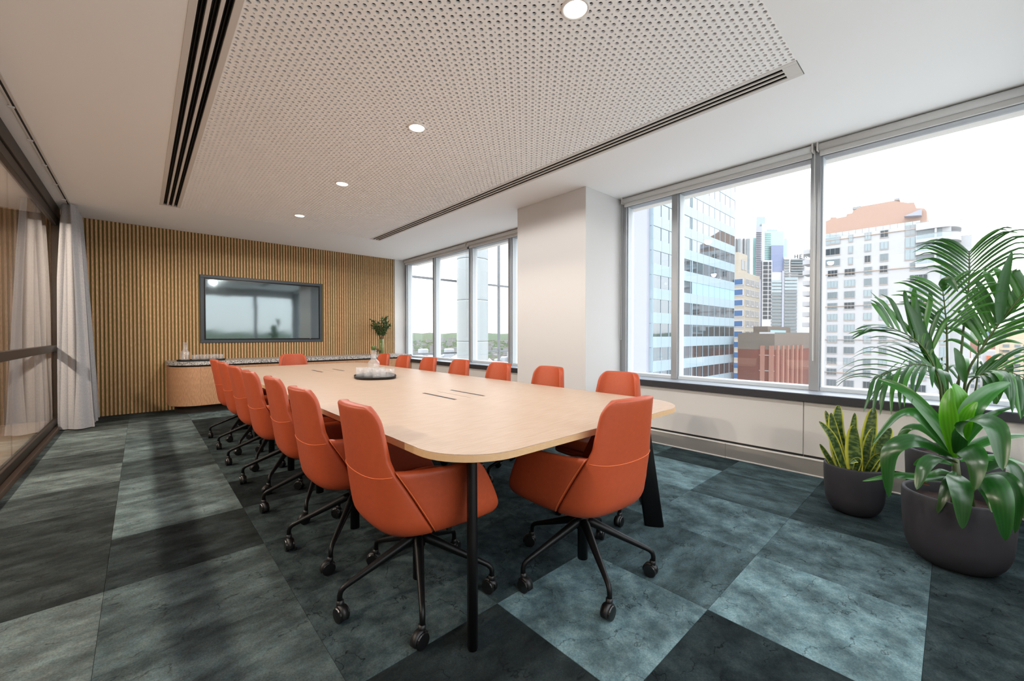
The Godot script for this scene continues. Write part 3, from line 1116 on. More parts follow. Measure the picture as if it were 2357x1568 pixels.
func make_chair() -> Node3D:
	var c := Node3D.new()
	c.name = "chair_pattern"
	var s_low := arc_of(-0.075)
	var s_high := arc_of(-0.195)
	var back_edge := func(y: float) -> float:
		if y < 0.62:
			return lerpf(s_low, s_high, clampf((y - 0.354) / 0.266, 0, 1))
		var e := s_high - 0.012 * smoothstep(0.62, 0.66, y)
		var r := 0.075
		var d := (y - (0.862 - r)) / r
		return e - (r * (1.0 - sqrt(maxf(0.0, 1.0 - d * d))) if d > 0.0 else 0.0)
	var back := func(a: float, b: float) -> Vector2:
		var y := lerpf(0.354, 0.862, b)
		return Vector2((a * 2.0 - 1.0) * back_edge.call(y), y)
	part("backrest", pad(back, 0.040, 22, 34, 0.024, 0.022), M.leather, c)
	# piping round the free edge of the back, and the seam across it at arm height
	var seam := begin(false)
	var pts := []
	for k in 25:
		var s := lerpf(-1, 1, k / 24.0) * (s_high - 0.008)
		pts.append(shell(s, 0.605 - 0.018 * (1.0 - pow(k / 12.0 - 1.0, 2.0))) + shell_normal(s, 0.6) * 0.0002)
	tube(seam, pts, 0.0016, 5)
	part("back_seam", done(seam, true), M.stitch, c)
	for sd in [-1.0, 1.0]:
		var arm := func(a: float, b: float) -> Vector2:
			var y := lerpf(0.354, 0.622, b)
			var s0: float = back_edge.call(y) + 0.0005
			var f1 := lerpf(0.255, 0.135, pow(b, 1.5))
			var s1 := arc_of(f1)
			# front lower and upper corners are rounded
			var k := 0.0
			if b > 0.86:
				k = 0.03 * (1.0 - sqrt(maxf(0.0, 1.0 - pow((b - 0.86) / 0.14, 2.0))))
			if b < 0.2:
				k = 0.05 * (1.0 - sqrt(maxf(0.0, 1.0 - pow((0.2 - b) / 0.2, 2.0))))
			return Vector2(sd * lerpf(s0, s1 - k, a), y - 0.010 * a * b)
		part("armrest", pad(arm, 0.042, 18, 18, 0.03, 0.06), M.leather, c)
		var sp := []
		for k in 15:
			var y := lerpf(0.366, 0.618, k / 14.0)
			var s: float = sd * (back_edge.call(y) + 0.009)
			sp.append(shell(s, y) + shell_normal(s, y) * 0.0001)
		part("side_seam", tube_mesh(sp, 0.0014, 5), M.stitch, c)
	# seat cushion and the shell under it
	var seat_out := []
	var low_out := []
	for k in 44:
		var a := TAU * k / 44
		var e := Vector2(signf(cos(a)) * pow(absf(cos(a)), 0.55), signf(sin(a)) * pow(absf(sin(a)), 0.6))
		var back_narrow := 1.0 - 0.10 * maxf(0.0, e.y)
		seat_out.append(Vector2(e.x * 0.226 * back_narrow, -0.035 + e.y * 0.228))
		low_out.append(Vector2(e.x * 0.222 * back_narrow, -0.030 + e.y * 0.222))
	var st := begin(false)
	slab(st, seat_out, 0.405, 0.468, 0.026, 4)
	part("seat", done(st, true), M.leather, c)
	st = begin(false)
	slab(st, low_out, 0.350, 0.404, 0.040, 5)
	part("seat_shell", done(st, true), M.leather, c)
	# gas column, hub, star base on castors
	st = begin(false)
	lathe(st, [Vector2(0, 0.062), Vector2(0.024, 0.062), Vector2(0.024, 0.20), Vector2(0.030, 0.205), Vector2(0.030, 0.285), Vector2(0.019, 0.29), Vector2(0.019, 0.335), Vector2(0.06, 0.34), Vector2(0.06, 0.356), Vector2(0, 0.356)], 20)
	part("gas_column", done(st, true), M.black_metal, c)
	st = begin()
	tube(st, [Vector3(0.03, 0.345, -0.02), Vector3(0.16, 0.340, -0.03), Vector3(0.20, 0.335, -0.03)], [0.006, 0.006, 0.011], 8)
	part("lever", done(st), M.black_plastic, c)
	var leg_st := begin(false)
	tube(leg_st, [Vector3(0, 0.245, -0.012), Vector3(0, 0.236, -0.045), Vector3(0, 0.178, -0.18), Vector3(0, 0.135, -0.283), Vector3(0, 0.125, -0.305), Vector3(0, 0.113, -0.318), Vector3(0, 0.098, -0.323), Vector3(0, 0.060, -0.323)], [0.020, 0.021, 0.0155, 0.0115, 0.011, 0.0108, 0.0105, 0.0105], 12)
	var leg_mesh := done(leg_st, true)
	var cs := begin(false)
	for s in [-1.0, 1.0]:
		var w := begin()
		lathe(w, [Vector2(0, 0.003), Vector2(0.027, 0.003), Vector2(0.0295, 0.006), Vector2(0.0295, 0.018), Vector2(0.027, 0.021), Vector2(0.0, 0.0225)], 20)
		cs.append_from(done(w), 0, Transform3D(Basis(Vector3.FORWARD, -s * PI / 2), Vector3(0, 0.0295, 0)))
	var castor := done_plain(cs)
	var hs := begin(false)
	var hood := []
	for row in [[-0.013, 0.0], [-0.013, 0.0345], [0.013, 0.0345], [0.013, 0.0]]:
		var r := []
		for k in 13:
			var a := lerpf(-0.25, PI * 0.82, k / 12.0)
			var rr: float = row[1] if row[1] > 0.0 else 0.010
			r.append(Vector3(row[0], 0.0295 + sin(a) * rr, -cos(a) * rr))
		hood.append(r)
	skin(hs, hood)
	tube(hs, [Vector3(0, 0.055, 0.008), Vector3(0, 0.078, 0.010)], 0.014, 12)
	var hood_mesh := done(hs, true)
	for k in 5:
		var l := part("base_leg", leg_mesh, M.black_metal, c)
		l.rotation.y = TAU * k / 5
		var w := part("castor_wheels", castor, M.wheel_rim, l, Vector3(0, 0, -0.323))
		w.rotation.y = [0.6, 1.9, -0.9, 2.6, 0.1][k]
		w.position += w.basis * Vector3(0, 0, -0.012)
		var h := part("castor_hood", hood_mesh, M.black_plastic, l, w.position)
		h.rotation.y = w.rotation.y
	return c


func done_plain(st: SurfaceTool) -> ArrayMesh:
	return st.commit()


# ---------------------------------------------------------------- credenza along the slatted wall
func bow_end(x0: float, x1: float, zf: float, zb: float, r: float) -> Array:
	var p := [Vector2(x1, zb), Vector2(x1, zf)]
	for k in 15:
		var a := PI / 2 * k / 14
		p.append(Vector2(x0 + r - sin(a) * r, zf - r + cos(a) * r))
	p.append(Vector2(x0, zb))
	return p


func credenza() -> void:
	var t := thing("credenza", "long low oak credenza with a rounded end, against the slatted wall", "credenza")
	var zb := WALL_Z + 0.001
	var x1 := 3.948
	part("kick_base", slab_mesh(bow_end(0.36, x1, -7.37, zb, 0.30), 0.0005, 0.112), M.kick_dark, t)
	part("carcass", slab_mesh(bow_end(0.295, x1, -7.275, zb, 0.335), 0.112, 0.672), M.kick_dark, t)
	# curved end panel, then flat doors with fine joints
	var ol := bow_end(0.278, 0.622, -7.255, zb, 0.345)
	ol.remove_at(0)
	ol.remove_at(0)
	var rows := [[], []]
	var inner := [[], []]
	for q in ol:
		rows[0].append(Vector3(q.x, 0.115, q.y))
		rows[1].append(Vector3(q.x, 0.668, q.y))
	var st := begin(false)
	skin(st, rows, false, true)
	for k in ol.size() - 1:
		for y in [[0.115, -1.0], [0.668, 1.0]]:
			var a: Vector2 = ol[k]
			var b: Vector2 = ol[k + 1]
			var c := Vector2(0.63, -7.7)
			st.set_smooth_group(-1)
			face(st, [Vector3(a.x, y[0], a.y), Vector3(b.x, y[0], b.y), Vector3(lerpf(b.x, c.x, 0.06), y[0], lerpf(b.y, c.y, 0.06)), Vector3(lerpf(a.x, c.x, 0.06), y[0], lerpf(a.y, c.y, 0.06))], Vector3(0, y[1], 0))
	part("curved_end_panel", done(st, true), M.cabinet_oak, t)
	var x := 0.624
	for k in 8:
		var w := (x1 - 0.624) / 8.0
		part("door", box_mesh(Vector3(x, 0.115, -7.275), Vector3(x + w - 0.002, 0.668, -7.255), 0.001), M.cabinet_oak, t)
		x += w
	var top := single("counter_top", slab_mesh(bow_end(0.265, x1, -7.235, zb, 0.36), 0.692, 0.742, 0.004, 2), M.terrazzo, "speckled grey terrazzo counter top on the credenza", "counter top")
	part("shadow_gap_strip", slab_mesh(bow_end(0.305, x1, -7.285, zb, 0.33), 0.6725, 0.6915), M.kick_dark, top)


# ---------------------------------------------------------------- wall screen in its recess
func screen() -> void:
	var t := thing("television", "large glossy black wall screen set in a grey reveal on the slatted wall", "television", Vector3(0, 0, WALL_Z))
	var x0 := 0.683
	var x1 := 2.481
	var y0 := 0.998
	var y1 := 2.062
	var b := 0.045
	for r in [[x0, x1, y0, y0 + b], [x0, x1, y1 - b, y1], [x0, x0 + b, y0 + b, y1 - b], [x1 - b, x1, y0 + b, y1 - b]]:
		part("reveal_frame", box_mesh(Vector3(r[0], r[2], -0.018), Vector3(r[1], r[3], 0.012), 0.002), M.tv_frame, t)
	part("recess_back", box_mesh(Vector3(x0 + b, y0 + b, -0.0175), Vector3(x1 - b, y1 - b, -0.010)), M.tv_black, t)
	part("bezel", box_mesh(Vector3(x0 + b + 0.012, y0 + b + 0.008, -0.010), Vector3(x1 - b - 0.012, y1 - b - 0.012, 0.016), 0.003), M.tv_black, t)
	# the glass, very slightly uneven
	var n := FastNoiseLite.new()
	n.seed = 3
	n.frequency = 1.4
	var rows := []
	var sx0 := x0 + b + 0.022
	var sx1 := x1 - b - 0.022
	var sy0 := y0 + b + 0.022
	var sy1 := y1 - b - 0.022
	for j in 25:
		var row := []
		for i in 37:
			var p := Vector2(lerpf(sx0, sx1, i / 36.0), lerpf(sy0, sy1, j / 24.0))
			row.append(Vector3(p.x, p.y, 0.0172 + 0.00035 * n.get_noise_2d(p.x, p.y)))
		rows.append(row)
	var st := begin(false)
	skin(st, rows, false, true)
	part("screen", done(st, true), M.tv_screen, t)
	part("status_mark", box_mesh(Vector3(x1 - 0.22, y0 + b + 0.013, 0.016), Vector3(x1 - 0.205, y0 + b + 0.019, 0.0165)), M.bead_chain, t)


# ---------------------------------------------------------------- trays, glasses, carafes, vase
func blob_outline(cx: float, cz: float, rx: float, rz: float, turn: float, p := 0.75) -> Array:
	var o := []
	for k in 36:
		var a := TAU * k / 36
		var q := Vector2(signf(cos(a)) * pow(absf(cos(a)), p) * rx, signf(sin(a)) * pow(absf(sin(a)), p) * rz * (1.0 + 0.12 * cos(a)))
		o.append(q.rotated(turn) + Vector2(cx, cz))
	return o


func tray(label: String, ol: Array, y: float) -> void:
	var t := thing("serving_tray", label, "tray", Vector3(0, y, 0))
	part("tray_floor", slab_mesh(ol, 0.0005, 0.010, 0.003, 2), M.tray_black, t)
	var st := begin()
	var n := ol.size()
	var mid := Vector2.ZERO
	for q in ol:
		mid += q / n
	var rows := []
	for l in [[1.0, 0.002], [1.02, 0.022], [0.985, 0.022], [0.97, 0.009]]:
		var ring := []
		for q in ol:
			var w: Vector2 = mid + (q - mid) * l[0]
			ring.append(Vector3(w.x, l[1], w.y))
		rows.append(ring)
	skin(st, rows, true, true)
	part("tray_rim", done(st), M.tray_black, t)


func tumbler_mesh() -> ArrayMesh:
	var st := begin(false)
	# ribbed wall, thick base
	var rows := []
	for p in [Vector2(0.0, 0.0), Vector2(0.030, 0.0), Vector2(0.033, 0.003), Vector2(0.034, 0.078), Vector2(0.0325, 0.080), Vector2(0.031, 0.078), Vector2(0.030, 0.012), Vector2(0.0, 0.010)]:
		var ring := []
		for k in 36:
			var a := TAU * k / 36
			var r: float = p.x * (1.0 + (0.02 if k % 2 == 0 else -0.01))
			ring.append(Vector3(cos(a) * r, p.y, sin(a) * r))
		rows.append(ring)
	skin(st, rows, true, true)
	return done(st, true)


func carafe_mesh() -> ArrayMesh:
	return lathe_mesh([Vector2(0.0, 0.0), Vector2(0.050, 0.0), Vector2(0.055, 0.006), Vector2(0.056, 0.115), Vector2(0.050, 0.128), Vector2(0.027, 0.152), Vector2(0.0255, 0.160), Vector2(0.0255, 0.245), Vector2(0.023, 0.246), Vector2(0.023, 0.160), Vector2(0.047, 0.126), Vector2(0.052, 0.114), Vector2(0.051, 0.010), Vector2(0.0, 0.008)], 32)


func table_things() -> void:
	tray("black rounded tray carrying glasses on the conference table", blob_outline(1.64, -3.72, 0.185, 0.27, 0.35), 0.7205)
	tray("black oval tray carrying glasses on the end of the credenza", blob_outline(0.66, -7.52, 0.285, 0.155, 0.0), 0.7425)
	var gm := tumbler_mesh()
	var first: Node3D = null
	var spots := [[1.56, -3.90], [1.525, -3.80], [1.60, -3.82], [1.56, -3.70], [1.635, -3.72], [1.60, -3.60], [1.67, -3.63], [1.71, -3.74], [1.645, -3.53], [1.72, -3.55]]
	for s in spots:
		if first == null:
			first = thing("tumbler", "clear ribbed tumbler on the black tray on the conference table", "glass", Vector3(s[0], 0.731, s[1]), 0, "tumblers on the table tray")
			part("glass_wall", gm, M.tumbler_glass, first)
		else:
			copy(first, "clear ribbed tumbler on the black tray on the conference table", Vector3(s[0], 0.731, s[1]), s[0] * 40.0)
	for k in 7:
		var c := copy(first, "clear ribbed tumbler on the black tray on the credenza", Vector3(0.575 + 0.052 * k, 0.753, -7.52 + (0.045 if k % 2 == 0 else -0.035)), k * 0.3)
		c.set_meta("group", "tumblers on the credenza tray")
	var cm := carafe_mesh()
	var a := thing("carafe", "clear glass carafe with a green stopper behind tumblers on the table", "carafe", Vector3(1.70, 0.731, -3.885))
	part("bottle", cm, M.tumbler_glass, a)
	part("stopper", lathe_mesh([Vector2(0, 0.236), Vector2(0.021, 0.236), Vector2(0.021, 0.247), Vector2(0.0265, 0.248), Vector2(0.0265, 0.279), Vector2(0.024, 0.282), Vector2(0, 0.282)], 24), M.green_glass, a)
	var b := thing("carafe", "clear glass carafe at the rounded end of the credenza", "carafe", Vector3(0.47, 0.753, -7.53))
	part("bottle", cm, M.tumbler_glass, b)
	part("stopper", lathe_mesh([Vector2(0, 0.236), Vector2(0.021, 0.236), Vector2(0.021, 0.247), Vector2(0.0265, 0.248), Vector2(0.0265, 0.262), Vector2(0, 0.264)], 24), M.tumbler_glass, b)
	# small footed bowl and the vase of branches
	var bo := thing("footed_bowl", "small brass coloured footed bowl beside the vase on the credenza", "bowl", Vector3(3.36, 0.7425, -7.56))
	part("dish", lathe_mesh([Vector2(0.012, 0.05), Vector2(0.05, 0.062), Vector2(0.088, 0.09), Vector2(0.103, 0.108), Vector2(0.100, 0.110), Vector2(0.084, 0.094), Vector2(0.048, 0.068), Vector2(0, 0.062)], 28), M.brass, bo)
	part("foot", lathe_mesh([Vector2(0, 0.0), Vector2(0.04, 0.0), Vector2(0.038, 0.006), Vector2(0.014, 0.016), Vector2(0.012, 0.054)], 24), M.brass, bo)
	var v := thing("vase_of_branches", "green glass vase of leafy olive branches at the window end of the credenza", "vase", Vector3(3.50, 0.7425, -7.64))
	part("vase", lathe_mesh([Vector2(0, 0.0), Vector2(0.046, 0.0), Vector2(0.052, 0.006), Vector2(0.055, 0.30), Vector2(0.052, 0.301), Vector2(0.048, 0.02), Vector2(0, 0.015)], 28), M.vase_glass, v)
	var r := RandomNumberGenerator.new()
	r.seed = 41
	for k in 15:
		var an := TAU * k / 15.0 + r.randf() * 0.4
		var spread := r.randf_range(0.10, 0.29)
		var h := r.randf_range(0.50, 0.74)
		var tip := Vector3(cos(an) * spread, h, sin(an) * spread * 0.75)
		var mid := Vector3(cos(an) * 0.03, 0.32, sin(an) * 0.03)
		var path := spline([Vector3(-cos(an) * 0.025, 0.03, -sin(an) * 0.025), mid, (mid + tip) / 2 + Vector3(0, 0.03, 0), tip], 12)
		var br := part("branch", tube_mesh(path, [0.003, 0.003, 0.003, 0.0028, 0.0026, 0.0024, 0.0022, 0.002, 0.0018, 0.0016, 0.0014, 0.0012, 0.001], 5), M.olive_twig, v)
		for half in 2:
			var st := begin()
			for q in 34:
				var at: Vector3 = path[clampi(5 + int(q * 0.21), 0, 12)].lerp(path[clampi(6 + int(q * 0.21), 0, 12)], r.randf())
				var d := Vector3(r.randf_range(-1, 1), r.randf_range(-0.2, 1.1), r.randf_range(-1, 1)).normalized()
				leaf(st, [at, at + d * 0.028, at + d * 0.058 + Vector3(0, -0.006, 0)], 0.017, Vector3(r.randf_range(-1, 1), 1, r.randf_range(-1, 1)).normalized(), 4, 0.1)
			var lf := part("leaf_spray", done(st), [M.olive_leaf, M.olive_leaf_dark][half], br)
			lf.set_meta("kind", "stuff")


# a leaf blade along points: width, the way its upper face looks, a fold along the middle
func leaf(st: SurfaceTool, pts: Array, width: float, up: Vector3, n := 10, fold := 0.25, shape := 0.0, cols = null, across := 1, twist := 0.0) -> void:
	var path := spline(pts, n)
	var rows := []
	var tints := []
	for i in n + 1:
		var t := float(i) / n
		var tan: Vector3 = (path[mini(i + 1, n)] - path[maxi(i - 1, 0)]).normalized()
		var side := tan.cross(up)
		if side.length() < 0.05:
			side = tan.cross(Vector3(0.3, 0.4, 0.8))
		side = side.normalized()
		if twist != 0.0:
			side = side.rotated(tan, twist * t)
		var nrm := side.cross(tan).normalized()
		# shape 0: lance; 1: broad with a pointed tip; 2: sword, broad from the base
		var w: float
		if shape == 0.0:
			w = pow(sin(PI * clampf(t * 0.93 + 0.07, 0, 1)), 0.8)
		elif shape == 1.0:
			w = clampf(0.30 + 2.1 * t, 0, 1) * pow(1.0 - pow(t, 3.2), 0.8)
		else:
			w = lerpf(0.72, 1.0, smoothstep(0.0, 0.45, t)) * pow(1.0 - pow(t, 4.0), 0.75)
		var row := []
		var tint := []
		for k in range(-across, across + 1):
			var a := float(k) / across
			row.append(path[i] + side * a * w * width / 2 + nrm * fold * width / 2 * w * a * a)
			if cols != null:
				tint.append((cols as Callable).call(t, a))
		rows.append(row)
		tints.append(tint)
	skin(st, rows, false, false, [], tints if cols != null else [])


# ---------------------------------------------------------------- pots and plants by the window
func pot(t: Node3D, r: float, h: float, soil: float) -> void:
	var prof := []
	for k in 9:
		var a := PI / 2 * k / 8
		prof.append(Vector2(r * 0.52 + r * 0.44 * sin(a), h * 0.42 * (1 - cos(a))))
	prof.push_front(Vector2(0, 0.0))
	prof.append_array([Vector2(r * 0.985, h * 0.62), Vector2(r, h * 0.85), Vector2(r * 0.995, h - 0.008), Vector2(r * 0.98, h), Vector2(r * 0.92, h), Vector2(r * 0.905, h - 0.008), Vector2(r * 0.90, soil - 0.02)])
	part("pot", lathe_mesh(prof, 48), M.pot_clay, t)
	var st := begin(false)
	var rows := []
	var n := FastNoiseLite.new()
	n.seed = 9
	n.frequency = 18.0
	for i in 9:
		var ring := []
		for k in 28:
			var a := TAU * k / 28
			var q := Vector2(cos(a), sin(a)) * r * 0.91 * i / 8.0
			ring.append(Vector3(q.x, soil + 0.008 * n.get_noise_2d(q.x, q.y), q.y))
		rows.append(ring)
	skin(st, rows, true, false)
	part("potting_bark", done(st, true), M.bark_soil, t)


func plants() -> void:
	snake_plant()
	dracaena()
	palm()


func snake_plant() -> void:
	var t := thing("potted_snake_plant", "snake plant with yellow edged leaves in a small round charcoal pot", "plant", Vector3(3.335, 0, -0.42))
	pot(t, 0.155, 0.30, 0.255)
	var n := FastNoiseLite.new()
	n.seed = 4
	n.frequency = 0.11
	n.fractal_octaves = 3
	# base and tip in the photograph, distance of each, width
	var lv := [
		[1955, 1075, 1930, 1000, 1930, 932, 3.38, 3.42, 0.080], [1990, 1078, 2003, 1000, 2013, 937, 3.40, 3.42, 0.085], [1972, 1082, 1962, 1020, 1967, 950, 3.38, 3.40, 0.060],
		[1972, 1084, 1970, 1030, 1968, 978, 3.24, 3.20, 0.110], [1945, 1078, 1917, 1010, 1885, 970, 3.33, 3.26, 0.050], [1938, 1075, 1918, 1000, 1900, 945, 3.40, 3.44, 0.050],
		[1925, 1072, 1905, 1050, 1887, 1022, 3.30, 3.22, 0.034], [1940, 1080, 1928, 1030, 1913, 950, 3.34, 3.36, 0.080], [2000, 1078, 2025, 1030, 2050, 985, 3.38, 3.42, 0.080],
		[1990, 1080, 1998, 1030, 2010, 985, 3.30, 3.30, 0.060], [1990, 1085, 2015, 1056, 2042, 1044, 3.28, 3.18, 0.040], [1965, 1085, 1975, 1060, 1955, 1066, 3.24, 3.14, 0.036]]
	var k := 0
	for l in lv:
		var b := at_x(l[0], l[1], l[6]) - t.position
		b.y = 0.25
		var m := at_x(l[2], l[3], (l[6] + l[7]) / 2) - t.position
		var e := at_x(l[4], l[5], l[7]) - t.position
		var off := k * 37.0
		var st := begin(false)
		var cols := func(tt: float, a: float) -> Color:
			if absf(a) > 0.82:
				return Color(0.45, 0.47, 0.06) if tt > 0.04 else Color(0.30, 0.34, 0.06)
			var v := n.get_noise_2d(a * 6.0 + off, tt * 190.0)
			return Color(0.022, 0.055, 0.018).lerp(Color(0.13, 0.19, 0.05), smoothstep(-0.12, 0.30, v))
		leaf(st, [b, m, e], l[8], Vector3(-0.8, 0.35, -0.3 + 0.25 * (k % 3)), 44, 0.35, 2.0, cols, 6, 0.5 if k % 2 == 0 else -0.4)
		part("leaf", done(st, true), M.snake_leaf, t)
		k += 1


func dracaena() -> void:
	var t := thing("potted_dracaena", "broad leaved dracaena with glossy drooping leaves in the large charcoal pot", "plant", Vector3(2.945, 0, 0.015))
	pot(t, 0.196, 0.345, 0.29)
	var crown := at_x(2199, 1062, 2.93) - t.position
	part("stem", tube_mesh([Vector3(-0.01, 0.28, 0.0), Vector3(-0.012, 0.40, 0.002), crown + Vector3(0, 0.01, 0)], [0.020, 0.017, 0.013], 10), M.dracaena_stem, t)
	part("stem", tube_mesh([Vector3(0.02, 0.28, 0.05), Vector3(0.015, 0.36, 0.045), at_x(2245, 1110, 2.90) - t.position], [0.015, 0.013, 0.011], 10), M.dracaena_stem, t)
	# base, (middle), tip in the photograph with the distance of each; width; material; facing
	var lv := [
		[[2196, 1053, 2.92], [2188, 980, 2.86], [2184, 930, 2.86], [2189, 893, 2.88], 0.080, 2],
		[[2205, 1044, 2.96], [2218, 960, 3.00], [2213, 915, 3.02], [2196, 882, 3.04], 0.078, 2],
		[[2200, 1044, 2.93], [2232, 950, 2.93], [2275, 903, 2.98], [2325, 880, 3.06], 0.080, 0],
		[[2206, 1040, 2.98], [2248, 978, 3.06], [2290, 948, 3.12], [2345, 934, 3.18], 0.060, 0],
		[[2204, 1046, 2.90], [2226, 972, 2.76], [2290, 984, 2.62], [2308, 1084, 2.56], 0.095, 1],
		[[2206, 1050, 2.89], [2222, 1030, 2.76], [2246, 1060, 2.66], [2242, 1130, 2.62], 0.095, 1],
		[[2195, 1046, 2.93], [2164, 985, 2.92], [2088, 903, 2.94], [2020, 872, 2.98], 0.062, 0],
		[[2192, 1052, 2.90], [2110, 1012, 2.80], [2048, 1040, 2.74], [2046, 1146, 2.72], 0.088, 1],
		[[2192, 1042, 2.93], [2120, 960, 2.92], [2068, 958, 2.92], [2008, 1024, 2.92], 0.074, 0],
		[[2190, 1044, 2.98], [2132, 988, 3.04], [2088, 986, 3.06], [2060, 1030, 3.06], 0.052, 0],
		[[2198, 1066, 2.88], [2160, 1055, 2.78], [2130, 1075, 2.70], [2110, 1128, 2.66], 0.080, 1],
		[[2196, 1085, 2.89], [2184, 1108, 2.80], [2172, 1140, 2.76], [2157, 1182, 2.74], 0.048, 1],
		[[2200, 1092, 2.88], [2206, 1110, 2.76], [2212, 1150, 2.70], [2215, 1218, 2.69], 0.090, 1],
		[[2238, 1098, 2.88], [2275, 1100, 2.72], [2304, 1150, 2.64], [2314, 1246, 2.63], 0.095, 1],
		[[2248, 1104, 2.92], [2305, 1098, 2.82], [2336, 1140, 2.76], [2336, 1228, 2.74], 0.072, 1],
		[[2210, 1060, 2.95], [2270, 1052, 2.98], [2320, 1054, 3.00], [2372, 1075, 3.02], 0.052, 0],
		[[2245, 1090, 2.94], [2300, 1068, 2.95], [2335, 1082, 2.94], [2362, 1136, 2.92], 0.062, 1],
		[[2192, 1100, 2.90], [2120, 1098, 2.82], [2060, 1094, 2.76], [1984, 1108, 2.72], 0.042, 0],
		[[2194, 1070, 2.92], [2150, 1058, 2.90], [2125, 1060, 2.88], [2102, 1072, 2.86], 0.042, 0],
		[[2208, 1046, 2.99], [2262, 1016, 3.08], [2310, 1004, 3.14], [2368, 1002, 3.20], 0.060, 0],
		[[2240, 1108, 2.90], [2268, 1128, 2.82], [2280, 1150, 2.78], [2284, 1180, 2.76], 0.045, 1],
		[[2190, 1090, 2.94], [2160, 1085, 2.96], [2140, 1095, 2.98], [2120, 1115, 2.98], 0.045, 0],
		[[2205, 1052, 2.92], [2215, 990, 2.88], [2228, 950, 2.86], [2250, 925, 2.86], 0.060, 2],
		[[2250, 1100, 2.98], [2300, 1100, 3.05], [2340, 1115, 3.08], [2375, 1150, 3.08], 0.055, 0]]
	var k := 0
	for l in lv:
		var pts := []
		for q in 4:
			pts.append(at_x(l[q][0], l[q][1], l[q][2]) - t.position)
		var mid: Vector3 = pts[1] + pts[2] - pts[0] - pts[3]
		var up := (Vector3(-0.75, 0.55, -0.1 + 0.15 * ((k * 7) % 5 - 2)) + mid.normalized() * 0.5).normalized()
		var st := begin(false)
		var cols := func(_tt: float, a: float) -> Color:
			var s := 0.80 if int(absf(a) * 5.0 + 0.5) % 2 == 0 else 0.58
			return Color(s, s, s * 0.9) if absf(a) < 0.95 else Color(1.0, 1.0, 0.6)
		leaf(st, pts, l[4], up, 22, 0.22 if k % 2 == 0 else -0.16, 1.0, cols, 5, 0.3 * ((k % 3) - 1))
		part("leaf", done(st, true), M["dracaena_leaf_%d" % l[5]], t)
		k += 1
	var st := begin(false)
	leaf(st, [at_x(2140, 1118, 2.86) - t.position, at_x(2110, 1108, 2.84) - t.position, at_x(2061, 1086, 2.80) - t.position], 0.022, Vector3(-0.6, 0.8, 0), 10, 0.5)
	part("dead_leaf", done(st, true), M.dead_leaf, t)


# a feather frond: stem through points, leaflets on both sides over its upper share
func frond(t: Node3D, stem: Array, r: float, pairs: int, from: float, len: float, width: float, facing: Vector3, lift: float, sag: float, m: int, seed_no: int) -> void:
	var rr := RandomNumberGenerator.new()
	rr.seed = seed_no
	var path := spline(stem, 24)
	var radii := []
	for i in 25:
		radii.append(lerpf(r, r * 0.3, i / 24.0))
	var f := part("frond", tube_mesh(path, radii, 7), M.palm_stem, t)
	for i in pairs:
		var s := lerpf(from, 0.985, float(i) / maxi(pairs - 1, 1))
		var x := s * 24
		var k := mini(int(x), 23)
		var at: Vector3 = path[k].lerp(path[k + 1], x - k)
		var tan: Vector3 = (path[k + 1] - path[maxi(k - 1, 0)]).normalized()
		var side := tan.cross(facing).normalized()
		var env := 0.55 + 0.45 * sin(PI * clampf((s - from) / (1.0 - from) * 0.85 + 0.18, 0, 1))
		for sd in [-1.0, 1.0]:
			var l: float = len * env * rr.randf_range(0.88, 1.08)
			var d: Vector3 = (side * sd * 0.9 + tan * (0.62 + 0.25 * s) + Vector3.UP * lift * rr.randf_range(0.7, 1.3)).normalized()
			var pts := [at, at + d * l * 0.35 + Vector3(0, 0.012 * sag, 0), at + d * l * 0.72 + Vector3(0, -0.05 * l * sag, 0), at + d * l + Vector3(rr.randf_range(-0.02, 0.02), -0.32 * l * sag, rr.randf_range(-0.02, 0.02))]
			var st := begin(false)
			leaf(st, pts, width * rr.randf_range(0.85, 1.1), (facing + Vector3.UP * 0.8).normalized(), 9, -0.3, 0.0)
			part("leaflet", done(st, true), M["palm_leaf_%d" % (m if rr.randf() < 0.7 else 1 - m)], f)


